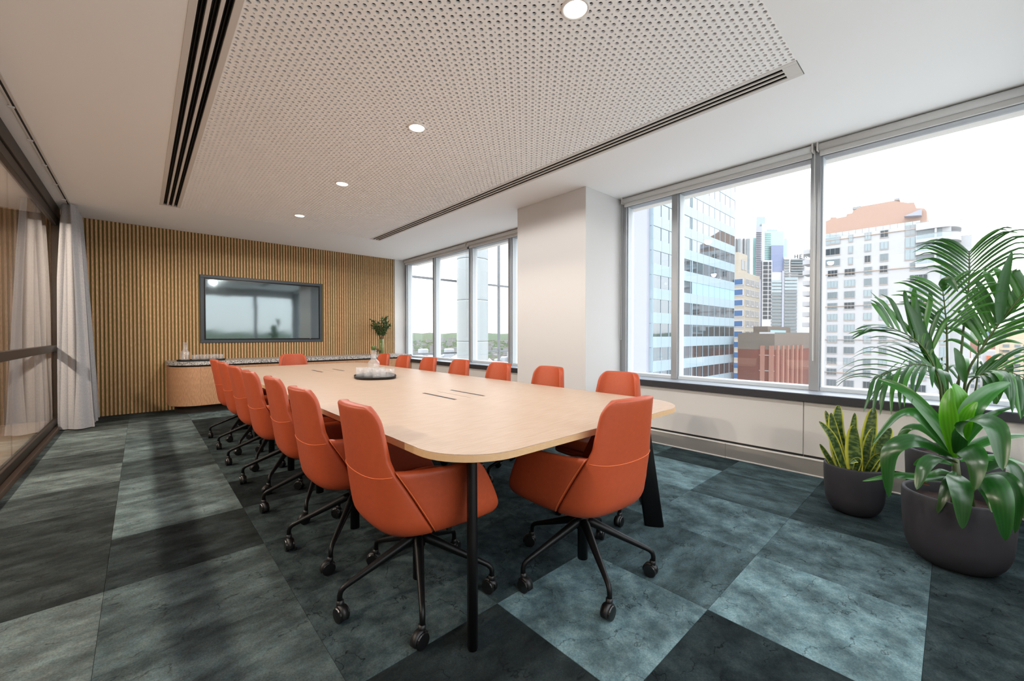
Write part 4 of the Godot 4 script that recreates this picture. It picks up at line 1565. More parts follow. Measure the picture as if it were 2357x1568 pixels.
func palm() -> void:
	var t := thing("potted_palm", "tall feather palm in the charcoal pot behind the dracaena", "plant", Vector3(3.50, 0, 0.0))
	pot(t, 0.20, 0.445, 0.40)
	var p := func(px: float, py: float, x: float) -> Vector3: return at_x(px, py, x) - t.position
	var face_us := Vector3(-0.9, 0.35, -0.1)
	# two upright fronds, a leaning one to either side, low arching ones
	frond(t, [Vector3(0.0, 0.39, 0.0), p.call(2205, 900, 3.5), p.call(2218, 756, 3.5), p.call(2230, 655, 3.52), p.call(2231, 578, 3.50)], 0.008, 12, 0.70, 0.36, 0.021, face_us, 0.15, 1.0, 0, 61)
	frond(t, [Vector3(-0.02, 0.39, -0.02), p.call(2181, 900, 3.46), p.call(2180, 800, 3.44), p.call(2178, 740, 3.42), p.call(2170, 668, 3.38)], 0.0075, 9, 0.62, 0.34, 0.024, face_us, 0.2, 0.7, 1, 62)
	frond(t, [Vector3(-0.03, 0.39, -0.04), p.call(2165, 900, 3.40), p.call(2138, 820, 3.36), p.call(2100, 778, 3.32), p.call(2045, 752, 3.26)], 0.0075, 9, 0.50, 0.40, 0.028, Vector3(-0.7, 0.7, 0.1), 0.35, 0.6, 0, 63)
	frond(t, [Vector3(0.0, 0.39, 0.04), p.call(2222, 880, 3.48), p.call(2262, 800, 3.46), p.call(2300, 745, 3.44), p.call(2362, 668, 3.40)], 0.0085, 9, 0.52, 0.36, 0.032, face_us, 0.3, 0.8, 1, 64)
	frond(t, [Vector3(-0.04, 0.39, -0.03), p.call(2172, 900, 3.38), p.call(2150, 850, 3.30), p.call(2095, 840, 3.22), p.call(2010, 872, 3.14)], 0.006, 11, 0.42, 0.34, 0.024, Vector3(-0.5, 0.85, 0), 0.0, 1.0, 0, 65)
	frond(t, [Vector3(0.0, 0.39, 0.05), p.call(2225, 900, 3.42), p.call(2262, 862, 3.36), p.call(2310, 852, 3.30), p.call(2372, 878, 3.24)], 0.006, 11, 0.40, 0.32, 0.026, Vector3(-0.5, 0.85, 0), 0.05, 1.0, 0, 66)
	frond(t, [Vector3(0.02, 0.39, 0.03), p.call(2245, 900, 3.54), p.call(2250, 850, 3.52), p.call(2252, 799, 3.50), p.call(2256, 752, 3.48)], 0.0055, 4, 0.66, 0.24, 0.036, face_us, 0.1, 1.1, 1, 67)
	frond(t, [Vector3(-0.02, 0.39, -0.05), p.call(2170, 905, 3.52), p.call(2150, 865, 3.56), p.call(2110, 850, 3.60), p.call(2040, 870, 3.64)], 0.006, 10, 0.40, 0.26, 0.020, Vector3(-0.5, 0.85, 0), 0.0, 1.2, 0, 68)
	frond(t, [Vector3(0.03, 0.39, 0.0), p.call(2200, 900, 3.62), p.call(2215, 870, 3.66), p.call(2250, 860, 3.70), p.call(2300, 880, 3.74)], 0.006, 9, 0.40, 0.26, 0.022, Vector3(-0.5, 0.85, 0), 0.0, 1.2, 0, 69)
	# broad young blades standing among the fronds
	var lv := [[[2175, 930, 3.42], [2168, 880, 3.40], [2128, 800, 3.36], [2002, 670, 3.30], 0.045], [[2150, 850, 3.38], [2128, 790, 3.36], [2105, 735, 3.34], [2085, 695, 3.33], 0.060], [[2150, 850, 3.38], [2126, 800, 3.37], [2113, 740, 3.36], [2108, 680, 3.35], 0.045],
		[[2300, 745, 3.42], [2302, 690, 3.40], [2310, 640, 3.38], [2330, 576, 3.36], 0.050], [[2290, 745, 3.44], [2330, 700, 3.44], [2345, 665, 3.44], [2362, 630, 3.44], 0.055], [[2250, 870, 3.50], [2262, 855, 3.44], [2285, 840, 3.42], [2322, 824, 3.40], 0.050],
		[[2220, 880, 3.44], [2212, 850, 3.42], [2205, 820, 3.42], [2196, 800, 3.42], 0.045], [[2168, 905, 3.44], [2150, 870, 3.44], [2144, 830, 3.42], [2143, 770, 3.42], 0.024], [[2290, 930, 3.40], [2300, 890, 3.38], [2318, 858, 3.36], [2330, 836, 3.36], 0.045],
		[[2172, 668, 3.38], [2172, 655, 3.34], [2185, 645, 3.30], [2205, 672, 3.28], 0.045]]
	for l in lv:
		var st := begin(false)
		leaf(st, [p.call(l[0][0], l[0][1], l[0][2]), p.call(l[1][0], l[1][1], l[1][2]), p.call(l[2][0], l[2][1], l[2][2]), p.call(l[3][0], l[3][1], l[3][2])], l[4], Vector3(-0.85, 0.4, 0.2), 14, 0.3, 0.0, null, 2, 0.3)
		part("young_leaf", done(st, true), M["palm_leaf_%d" % (int(l[0][0]) % 2)], t)


# ---------------------------------------------------------------- the city outside
const STREET := -58.0


func city() -> void:
	mat("bounce_ground", Color(0.60, 0.60, 0.59), 0.9)  # kept pale to bounce extra daylight up to the ceiling
	mat("white_render", Color(0.635, 0.635, 0.645), 0.8)
	mat("cream_render", Color(0.62, 0.57, 0.49), 0.8)
	mat("beige_render", Color(0.60, 0.57, 0.52), 0.8)
	mat("pink_render", Color(0.60, 0.49, 0.435), 0.85)
	mat("tan_band", Color(0.64, 0.56, 0.50), 0.8)
	mat("grey_render", Color(0.56, 0.57, 0.58), 0.8)
	mat("brown_grey", Color(0.35, 0.31, 0.28), 0.8)
	mat("red_brick", Color(0.38, 0.19, 0.14), 0.85)
	triplanar(M.red_brick, noise_tex(71, 0.05, Color(0.8, 0.78, 0.75), Color(1, 1, 1), 3), Vector3.ONE * 0.3, true)
	mat("pink_brick", Color(0.50, 0.35, 0.30), 0.85)
	mat("ochre_render", Color(0.76, 0.57, 0.32), 0.8)
	mat("orange_panel", Color(0.88, 0.32, 0.15), 0.7)
	mat("pane_grey", Color(0.40, 0.44, 0.46), 0.15, 0.2)
	mat("pane_pale", Color(0.52, 0.57, 0.59), 0.2, 0.1)
	mat("pane_blue", Color(0.08, 0.28, 0.46), 0.12, 0.2)
	mat("pane_dark", Color(0.16, 0.19, 0.22), 0.12, 0.3)
	mat("window_surround", Color(0.50, 0.52, 0.53), 0.5)
	mat("sill_tan", Color(0.62, 0.56, 0.52), 0.8)
	mat("mirror_glass", Color(0.49, 0.53, 0.56), 0.03, 0.9)
	mat("blue_glass", Color(0.20, 0.33, 0.47), 0.35)
	M.blue_glass.metallic_specular = 0.15
	mat("spandrel", Color(0.50, 0.57, 0.61), 0.4)
	mat("louvre", Color(0.50, 0.64, 0.68), 0.5)
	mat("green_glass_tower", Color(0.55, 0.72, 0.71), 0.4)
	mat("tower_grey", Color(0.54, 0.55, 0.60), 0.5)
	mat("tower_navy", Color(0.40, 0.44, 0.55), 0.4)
	mat("balustrade_glass", Color(0.70, 0.78, 0.80, 0.35), 0.05)
	M.balustrade_glass.transparency = BaseMaterial3D.TRANSPARENCY_ALPHA
	mat("roof_sheet", Color(0.54, 0.56, 0.58), 0.5)
	mat("tree_green", Color(0.17, 0.24, 0.13), 0.9)
	mat("tile_roof", Color(0.35, 0.33, 0.33), 0.9)
	mat("house_wall", Color(0.44, 0.45, 0.45), 0.9)
	mat("timber_brown", Color(0.48, 0.29, 0.20), 0.8)
	mat("steel_outside", Color(0.36, 0.38, 0.40), 0.5)
	mat("column_white", Color(0.54, 0.57, 0.58), 0.45)
	var gr := struct("ground", box_mesh(Vector3(-4200, STREET - 1, -4200), Vector3(4200, STREET, 4200)), M.bounce_ground, "streets and ground of the city far below")
	gr.set_meta("category", "ground")
	outer_column()
	apartment_tower()
	glass_tower()
	corner_block()
	brick_block()
	far_towers()
	right_blocks()
	low_city()


# round column and glazed screen just outside the far window
func outer_column() -> void:
	var t := thing("outside_column", "thick round white column standing outside the far window", "column", Vector3(6.45, 0, -8.58))
	var y := -3.3
	while y < 6.0:
		part("drum", lathe_mesh([Vector2(0, y), Vector2(0.40, y), Vector2(0.412, y + 0.008), Vector2(0.412, y + 0.03), Vector2(0.412, y + 1.03), Vector2(0.412, y + 1.052), Vector2(0.40, y + 1.060), Vector2(0, y + 1.060)], 40), M.column_white, t)
		y += 1.064
	var s := thing("outside_screen", "tall steel and glass wind screen beyond the far window", "glass screen", Vector3(0, 0, -9.15))
	for yy in [-2.0, 0.64, 2.58, 3.92]:
		part("rail", box_mesh(Vector3(4.6, yy - 0.025, -0.03), Vector3(13.0, yy + 0.025, 0.03)), M.steel_outside, s)
	for x in [7.85, 9.65, 11.45]:
		part("post", box_mesh(Vector3(x - 0.02, -3.2, -0.04), Vector3(x + 0.02, 5.6, 0.04)), M.steel_outside, s)
	part("base_beam", box_mesh(Vector3(4.6, -3.3, -0.15), Vector3(13.0, -3.2, 0.15)), M.steel_outside, s)


func facade_window(parent: Node3D, x: float, y0: float, y1: float, z0: float, z1: float, m: Material, panes: int) -> void:
	# on a wall that faces -x
	var f := part("window", box_mesh(Vector3(x - 0.10, y0, z0), Vector3(x + 0.25, y1, z1)), M.window_surround, parent)
	var w := (z1 - z0 - 0.16) / panes
	for k in panes:
		part("pane", box_mesh(Vector3(x - 0.14, y0 + 0.12, z0 + 0.10 + k * w), Vector3(x - 0.06, y1 - 0.10, z0 + 0.10 + (k + 1) * w - 0.08)), m, f)
	part("window_sill", box_mesh(Vector3(x - 0.14, y0 - 0.12, z0 - 0.03), Vector3(x, y0, z1 + 0.03)), M.sill_tan, f)


func apartment_tower() -> void:
	var X := 136.0
	var t := thing("apartment_tower", "tall white apartment tower with square windows and a pink rooftop", "building", Vector3(0, 0, 0))
	var zp := func(px: float) -> float: return at_x(px, 771, X).z
	var z0: float = zp.call(1866)
	var z1: float = zp.call(2186)
	var top := 27.2
	part("wall", box_mesh(Vector3(X, STREET, z0), Vector3(X + 22, top, z1)), M.white_render, t)
	part("corner_wing", box_mesh(Vector3(X + 5, STREET, z1), Vector3(X + 22, top - 3, z1 + 3.2)), M.white_render, t)
	# bands at every few floors
	for y in [26.35, 17.3, 8.7, -0.1, -8.8, -14.6]:
		part("string_course", box_mesh(Vector3(X - 0.22, y - 0.07, z0 - 0.1), Vector3(X, y + 0.07, z1 - (0.0 if y < 18.0 else 5.6))), M.tan_band, t)
	var kinds := [M.pane_grey, M.pane_pale, M.pane_pale, M.pane_dark, M.pane_grey]
	var r := RandomNumberGenerator.new()
	r.seed = 5
	for k in 18:
		var yc := 26.2 - 2.905 * k
		var cols := [[1898, 1932, 3], [1950.5, 1961, 1], [1987.5, 2002.5, 2], [2023, 2042.5, 2]] if k < 3 else [[1903.5, 1927, 3], [1942, 1967, 3], [1987, 2005.5, 2], [2022.5, 2042, 2], [2092, 2134, 4]]
		for c in cols:
			facade_window(t, X, yc - 0.95, yc + 0.85, zp.call(c[0]), zp.call(c[1]), kinds[r.randi() % 5], c[2])
		if k < 3:
			facade_window(t, X, yc - 1.3, yc + 1.2, zp.call(2080), zp.call(2105), [M.window_surround, M.pane_pale, M.pane_pale][k], 2)
		else:
			facade_window(t, X, yc - 1.2, yc + 1.2, zp.call(2163), zp.call(2183.5), M.pane_pale, 2)
	# curved corner balconies on the upper floors
	for k in 4:
		var y := 26.55 - 2.905 * k
		var ol := [Vector2(X + 6, zp.call(2105)), Vector2(X - 0.6, zp.call(2105))]
		for q in 11:
			var a := PI / 2 * q / 10
			ol.append(Vector2(X - 0.9 + 5.2 * (1 - cos(a)), z1 - 2.0 + 3.6 * sin(a)))
		ol.append(Vector2(X + 9, z1 + 1.6))
		var b := part("balcony", slab_mesh(ol, y - 0.75, y), M.white_render, t)
		var rail := begin()
		for q in range(1, ol.size() - 2):
			var a: Vector2 = ol[q]
			var c: Vector2 = ol[q + 1]
			face(rail, [Vector3(a.x, y, a.y), Vector3(c.x, y, c.y), Vector3(c.x, y + 1.0, c.y), Vector3(a.x, y + 1.0, a.y)], Vector3(-1, 0, 0.5))
		part("balustrade", done(rail), M.balustrade_glass, b)
		var posts := []
		for q in range(1, ol.size() - 1):
			posts.append(Vector3(ol[q].x, y + 1.02, ol[q].y))
		part("handrail", tube_mesh(posts, 0.06, 5), M.window_surround, b)
		if k > 0:
			part("glass_front", box_mesh(Vector3(X - 0.05, y + 0.05, zp.call(2107)), Vector3(X + 0.0, y + 2.1, z1 - 1.4)), M.pane_grey, b)
			part("column", box_mesh(Vector3(X - 0.75, y, zp.call(2148)), Vector3(X - 0.25, y + 2.15, zp.call(2153))), M.white_render, b)
	# small balconies that show past the left edge
	for k in 16:
		var y := 24.0 - 2.905 * k
		part("side_balcony", box_mesh(Vector3(X + 1.0, y - 0.3, z0 - 2.2), Vector3(X + 7, y + 0.9, z0)), M.white_render, t)
		part("side_glazing", box_mesh(Vector3(X + 1.4, y + 0.9, z0 - 0.1), Vector3(X + 6.6, y + 2.6, z0)), M.pane_grey, t)
	# roof terrace with glass balustrade
	var n := 16
	for k in n:
		var a := lerpf(z0, z1 - 5.0, float(k) / n)
		var b := lerpf(z0, z1 - 5.0, float(k + 1) / n)
		part("terrace_balustrade", box_mesh(Vector3(X + 0.1, top, a + 0.08), Vector3(X + 0.16, top + 1.0, b - 0.02)), M.balustrade_glass, t)
		part("terrace_post", box_mesh(Vector3(X + 0.08, top, a), Vector3(X + 0.2, top + 1.05, a + 0.08)), M.window_surround, t)
	# pink rooftop house, stepped
	var prof := []
	for q in [[1866, 540], [1866, 520], [1893, 513], [1911, 505], [1911, 501], [1924, 500], [1925, 503], [1948, 498], [1949, 493], [1961, 491], [1964, 485], [1984, 475], [2058, 462], [2066, 464], [2090, 467], [2104, 466], [2109, 479], [2128, 480], [2133, 486], [2134, 540]]:
		var w := at_x(q[0], q[1], X + 6)
		prof.append(Vector2(w.z, w.y))
	var st := begin()
	extrude(st, prof, "x", X + 6, X + 18)
	part("rooftop_house", done(st), M.pink_render, t)
	var a := at_x(2082, 498, X + 5.9)
	var b := at_x(2122, 484, X + 5.9)
	st = begin()
	extrude(st, [Vector2(a.z, a.y - 0.3), Vector2(b.z, b.y), Vector2(b.z, a.y - 0.7)], "x", X + 4.2, X + 5.99)
	part("awning_shade", done(st), M.tower_grey, t)
	part("rooftop_door", box_mesh(Vector3(X + 5.8, top, at_x(2085, 500, X + 5.9).z), Vector3(X + 6.0, top + 1.9, at_x(2096, 500, X + 5.9).z)), M.pane_dark, t)
	part("roof_panel", box_mesh(Vector3(X + 9, at_x(2050, 463, X + 9).y, at_x(2058, 463, X + 9).z), Vector3(X + 12, at_x(2050, 459, X + 9).y, at_x(2070, 463, X + 9).z)), M.window_surround, t)
	part("roof_panel", box_mesh(Vector3(X + 9, at_x(1970, 481, X + 9).y, at_x(1962, 480, X + 9).z), Vector3(X + 12, at_x(1970, 476, X + 9).y, at_x(1982, 480, X + 9).z)), M.window_surround, t)


# mirror glass tower: white-blue spandrels between bands of reflecting glass
func glass_tower() -> void:
	var t := thing("mirror_tower", "tall office tower of pale blue bands and mirror glass, left of the view", "building")
	var zf := -32.0
	var xa: float = at_z(1503, 771, zf).x
	var xb: float = at_z(1690, 771, zf).x
	var floor_h := 3.85
	part("core", box_mesh(Vector3(xa - 1.0, STREET, -46), Vector3(xb - 0.6, 70, zf - 0.6)), M.tower_grey, t)
	for k in 22:
		var y := -24.0 + floor_h * k
		var louvred := k == 8
		# spandrel in panels with open joints
		var st := begin()
		var n := 13
		for q in n:
			var w := (xb - xa) / n
			box(st, Vector3(xa + q * w + 0.03, y, zf - 0.5), Vector3(xa + (q + 1) * w - 0.03, y + floor_h * 0.45, zf))
		part("spandrel_band", done(st), M.spandrel, t)
		# glass band, split where the facade steps
		var xs := at_z(1593, 771, zf).x
		part("glass_band", box_mesh(Vector3(xa, y + floor_h * 0.45, zf - 0.5), Vector3(xs - 0.1, y + floor_h, zf - 0.10)), M.mirror_glass, t)
		part("glass_band", box_mesh(Vector3(xs + 0.1, y + floor_h * 0.45, zf - 0.5), Vector3(xb, y + floor_h, zf - 0.06)), M.louvre if louvred else M.mirror_glass, t)
		var mul := begin()
		for q in n + 1:
			var x := xa + (xb - xa) * q / n
			box(mul, Vector3(x - 0.05, y + floor_h * 0.45, zf - 0.3), Vector3(x + 0.05, y + floor_h, zf - 0.02))
		box(mul, Vector3(xs - 0.12, y + floor_h * 0.45, zf - 0.3), Vector3(xs + 0.12, y + floor_h, zf))
		part("mullion_row", done(mul), M.spandrel, t)
		# chamfered corner and the side that faces us
		var p0 := Vector2(xa, zf)
		var p1 := Vector2(at_z(1478, 771, zf - 1.8).x, zf - 1.8)
		var p2 := Vector2(p1.x, -46)
		for e in [[p0, p1, M.spandrel, "corner_panel", 0.03], [p1, p2, M.blue_glass, "side_glass", 0.06]]:
			var a: Vector2 = e[0]
			var b: Vector2 = e[1]
			var inn := Vector2(0.5, -0.5)
			st = begin()
			var g: float = e[4]
			slab(st, [a, b, b + inn, a + inn], y + g, y + floor_h - g)
			part(e[3], done(st), e[2], t)
		part("side_line", box_mesh(Vector3(p1.x - 0.06, y - 0.10, -46), Vector3(p1.x + 0.3, y + 0.10, p1.y)), M.spandrel, t)


func grid_windows(t: Node3D, axis: String, at: float, u0: float, u1: float, nu: int, fill: float, y0: float, dy: float, ny: int, hh: float, mats: Array, called := "window") -> void:
	# axis "z": wall facing +z at z = at, u along x; axis "x": wall facing -x at x = at, u along z
	for j in ny:
		for i in nu:
			var w := (u1 - u0) / nu
			var a := u0 + i * w + w * (1 - fill) / 2
			var b := a + w * fill
			var y := y0 + j * dy
			var m: Material = mats[(i * 3 + j * 5) % mats.size()]
			if axis == "z":
				part(called, box_mesh(Vector3(a, y, at - 0.1), Vector3(b, y + hh, at + 0.06)), m, t)
			else:
				part(called, box_mesh(Vector3(at - 0.06, y, a), Vector3(at + 0.1, y + hh, b)), m, t)


func corner_block() -> void:
	var t := thing("beige_block", "beige corner office block with rows of white framed windows", "building")
	var zc := -40.6
	var xc: float = at_z(1713, 771, zc).x
	var xr: float = at_z(1748, 771, zc).x
	var top := 1.124 + (771.0 - 634.0) / FOCAL * 122.0
	part("wall", box_mesh(Vector3(xc, STREET, zc - 22), Vector3(xr, top, zc)), M.beige_render, t)
	part("attic", box_mesh(Vector3(xc + 1.0, top, zc - 18), Vector3(xr - 5.0, top + 6.2, zc - 2.0)), M.beige_render, t)
	part("attic_vent", box_mesh(Vector3(xc + 3.4, top + 1.4, zc - 2.1), Vector3(xc + 5.2, top + 4.2, zc - 1.9)), M.grey_render, t)
	part("attic_vent", box_mesh(Vector3(xc + 6.0, top + 1.4, zc - 2.1), Vector3(xc + 7.8, top + 4.2, zc - 1.9)), M.grey_render, t)
	for k in 14:
		var y := top - 3.6 - 3.02 * k
		# white framed windows: three on the right face, a blue one on the left face
		for w in 3:
			var a := xc + 0.7 + w * 4.2
			var f := part("window", box_mesh(Vector3(a, y, zc - 0.1), Vector3(a + 3.6, y + 1.9, zc + 0.12)), M.white_render, t)
			for q in 3:
				part("pane", box_mesh(Vector3(a + 0.2 + q * 1.12, y + (0.2 if q != 1 else 0.55), zc + 0.05), Vector3(a + 1.15 + q * 1.12, y + 1.75, zc + 0.16)), M.pane_dark, f)
		var g := part("window", box_mesh(Vector3(xc - 0.12, y, zc - 3.9), Vector3(xc + 0.1, y + 1.9, zc - 0.2)), M.white_render, t)
		part("pane", box_mesh(Vector3(xc - 0.16, y + 0.2, zc - 3.7), Vector3(xc, y + 1.75, zc - 0.5)), M.pane_blue, g)
		part("string_course", box_mesh(Vector3(xc - 0.06, y - 0.5, zc - 22), Vector3(xc, y - 0.35, zc)), M.grey_render, t)


func brick_block() -> void:
	var t := thing("brick_block", "low red brick block with pink piers and a grey parapet", "building")
	var X := 92.0
	var za: float = at_x(1748, 771, X).z
	var zb: float = at_x(1783, 771, X).z
	# left face looks at us, right face runs back to the right
	var zc: float = at_x(1835, 771, X + 10).z
	var top := 1.124 + (771.0 - 766.0) / FOCAL * 86.0
	var ol := [Vector2(X, za - 4), Vector2(X, zb), Vector2(X + 12, zc + 0.6), Vector2(X + 30, zc), Vector2(X + 30, za - 4)]
	part("brick_body", slab_mesh(ol, STREET, top - 3.4), M.red_brick, t)
	part("parapet_storey", slab_mesh(ol, top - 3.4, top), M.brown_grey, t)
	part("plant_room", box_mesh(Vector3(X + 3, top, za - 2), Vector3(X + 20, top + 1.3, zb - 2.0)), M.brown_grey, t)
	part("green_fascia", box_mesh(Vector3(X + 1, top, zb - 1), Vector3(X + 12, top + 0.5, zc - 2.5)), M.louvre, t)
	part("roof_rail", box_mesh(Vector3(X - 0.05, top - 0.25, za), Vector3(X + 0.1, top + 0.1, zb)), M.white_render, t)
	for z in [za + 0.6, zb - 0.5]:
		part("pier", box_mesh(Vector3(X - 0.25, STREET, z - 0.4), Vector3(X, top - 2.6, z + 0.4)), M.pink_brick, t)
	for k in 6:
		var f := (k + 0.6) / 6.0
		var x := lerpf(X, X + 12, f)
		var z := lerpf(zb, zc + 0.6, f)
		part("pier", box_mesh(Vector3(x - 0.5, STREET, z - 0.16), Vector3(x + 0.2, top - 2.6, z + 0.25)), M.pink_brick, t)
	for k in 6:
		var y := top - 4.6 - 3.1 * k
		part("floor_line", box_mesh(Vector3(X - 0.08, y, za), Vector3(X, y + 0.14, zb)), M.grey_render, t)


func far_towers() -> void:
	# green and grey pair of towers
	var t := thing("twin_tower", "tall green glass tower joined to a slim grey one, far away", "building")
	var D := 330.0
	var X := func(px: float) -> Vector3:
		return EYE + ray(px, 771) * (D / 1.0)
	var up := func(py: float) -> float: return EYE.y + (771.0 - py) / FOCAL * D
	var piece := func(owner: Node3D, called: String, a: float, b: float, py: float, m: Material, back := 0.0) -> MeshInstance3D:
		var p: Vector3 = X.call(a)
		var q: Vector3 = X.call(b)
		var view := (p + q).normalized()
		view.y = 0
		var o := Vector3(view.x, 0, view.z).normalized()
		var g := [Vector2(p.x, p.z) + Vector2(o.x, o.z) * back, Vector2(q.x, q.z) + Vector2(o.x, o.z) * back, Vector2(q.x, q.z) + Vector2(o.x, o.z) * (22 + back), Vector2(p.x, p.z) + Vector2(o.x, o.z) * (22 + back)]
		return part(called, slab_mesh(g, STREET, up.call(py)), m, owner)
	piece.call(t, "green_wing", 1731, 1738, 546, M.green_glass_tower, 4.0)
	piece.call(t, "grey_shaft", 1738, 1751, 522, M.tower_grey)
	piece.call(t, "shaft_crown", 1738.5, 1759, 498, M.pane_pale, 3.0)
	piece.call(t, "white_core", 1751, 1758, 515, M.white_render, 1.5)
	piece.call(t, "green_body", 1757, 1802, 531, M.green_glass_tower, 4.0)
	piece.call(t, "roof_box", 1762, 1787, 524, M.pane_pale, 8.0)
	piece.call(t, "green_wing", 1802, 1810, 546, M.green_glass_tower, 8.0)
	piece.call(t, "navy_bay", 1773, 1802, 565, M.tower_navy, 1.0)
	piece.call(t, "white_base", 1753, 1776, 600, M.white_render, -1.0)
	for k in 14:
		var py := 604.0 + 9.5 * k
		var p: Vector3 = X.call(1756)
		var q: Vector3 = X.call(1766)
		part("dark_window", slab_mesh([Vector2(p.x, p.z) * 0.996, Vector2(q.x, q.z) * 0.996, Vector2(q.x, q.z), Vector2(p.x, p.z)], up.call(py + 7.0), up.call(py)), M.pane_dark, t)
		p = X.call(1769)
		q = X.call(1774)
		part("dark_window", slab_mesh([Vector2(p.x, p.z) * 0.996, Vector2(q.x, q.z) * 0.996, Vector2(q.x, q.z), Vector2(p.x, p.z)], up.call(py + 7.0), up.call(py)), M.pane_dark, t)
	for k in 26:
		var p: Vector3 = X.call(1757.5)
		var q: Vector3 = X.call(1773)
		var py := 536.0 + 4.2 * k
		part("floor_line", slab_mesh([Vector2(p.x, p.z) * 1.008, Vector2(q.x, q.z) * 1.008, Vector2(q.x, q.z) * 1.02, Vector2(p.x, p.z) * 1.02], up.call(py + 0.9), up.call(py)), M.pane_pale, t)
		if k < 26:
			p = X.call(1738)
			q = X.call(1751)
			part("floor_line", slab_mesh([Vector2(p.x, p.z) * 0.997, Vector2(q.x, q.z) * 0.997, Vector2(q.x, q.z), Vector2(p.x, p.z)], up.call(py + 0.5), up.call(py - 8.0 + 8.5)), M.pane_grey, t)
	# white pair at the very left
	D = 420.0
	var s := thing("striped_tower", "white tower with dark vertical strips, half hidden by the mirror tower", "building")
	piece.call(s, "body", 1688, 1726, 549, M.white_render)
	for v in [[1693, 1694.5], [1697, 1703], [1709, 1712], [1717, 1724]]:
		var p: Vector3 = X.call(v[0])
		var q: Vector3 = X.call(v[1])
		part("window_strip", slab_mesh([Vector2(p.x, p.z) * 0.997, Vector2(q.x, q.z) * 0.997, Vector2(q.x, q.z), Vector2(p.x, p.z)], up.call(640.0), up.call(551.0)), M.pane_grey if v[1] - v[0] > 4 else M.pane_dark, s)
	# office slab with dark bands
	D = 215.0
	var o := thing("banded_office", "white office slab with dark horizontal glass bands", "building")
	piece.call(o, "body", 1773, 1836, 627, M.white_render)
	piece.call(o, "service_shaft", 1799, 1804, 624, M.tower_grey, -1.0)
	piece.call(o, "end_wing", 1836, 1858, 640, M.white_render, 3.0)
	for k in 17:
		for v in [[1774, 1798], [1805, 1834]]:
			var p: Vector3 = X.call(v[0])
			var q: Vector3 = X.call(v[1])
			var py: float = (646.0 if v[0] == 1774 else 640.0) + 7.6 * k
			part("glass_band", slab_mesh([Vector2(p.x, p.z) * 0.997, Vector2(q.x, q.z) * 0.997, Vector2(q.x, q.z), Vector2(p.x, p.z)], up.call(py + 5.2), up.call(py)), M.pane_grey if k > 3 else M.pane_pale, o)
	for k in 20:
		var p: Vector3 = X.call(1839)
		var q: Vector3 = X.call(1852)
		var py := 648.0 + 8.0 * k
		part("balcony_band", slab_mesh([Vector2(p.x, p.z) * 1.008, Vector2(q.x, q.z) * 1.008, Vector2(q.x, q.z) * 1.03, Vector2(p.x, p.z) * 1.03], up.call(py + 4.0), up.call(py)), M.pane_grey, o)
	# stepped white block with a rooftop sign
	D = 380.0
	var h := thing("signed_block", "white stepped block carrying a rooftop sign, far away", "building")
	piece.call(h, "body", 1803, 1816, 592, M.white_render)
	piece.call(h, "body", 1817, 1862, 594, M.white_render, 2.0)
	for k in 7:
		for v in [[1804, 1815], [1819, 1850]]:
			var p: Vector3 = X.call(v[0])
			var q: Vector3 = X.call(v[1])
			var py := 598.0 + 6.0 * k
			part("window_band", slab_mesh([Vector2(p.x, p.z) * 0.997, Vector2(q.x, q.z) * 0.997, Vector2(q.x, q.z) * 1.004, Vector2(p.x, p.z) * 1.004], up.call(py + 2.6), up.call(py)), M.pane_grey, h)
	var tm := TextMesh.new()
	tm.text = "HERO"
	var sf := SystemFont.new()
	sf.font_names = PackedStringArray(["Droid Sans"])
	sf.font_weight = 700
	tm.font = sf
	tm.font_size = 64
	tm.pixel_size = 0.075
	tm.depth = 0.3
	var sp: Vector3 = X.call(1847)
	var sign := part("sign_lettering", tm, M.pane_dark, h, Vector3(sp.x * 0.999, up.call(590.5), sp.z * 0.999))
	sign.rotation.y = atan2(-sp.x, -sp.z)


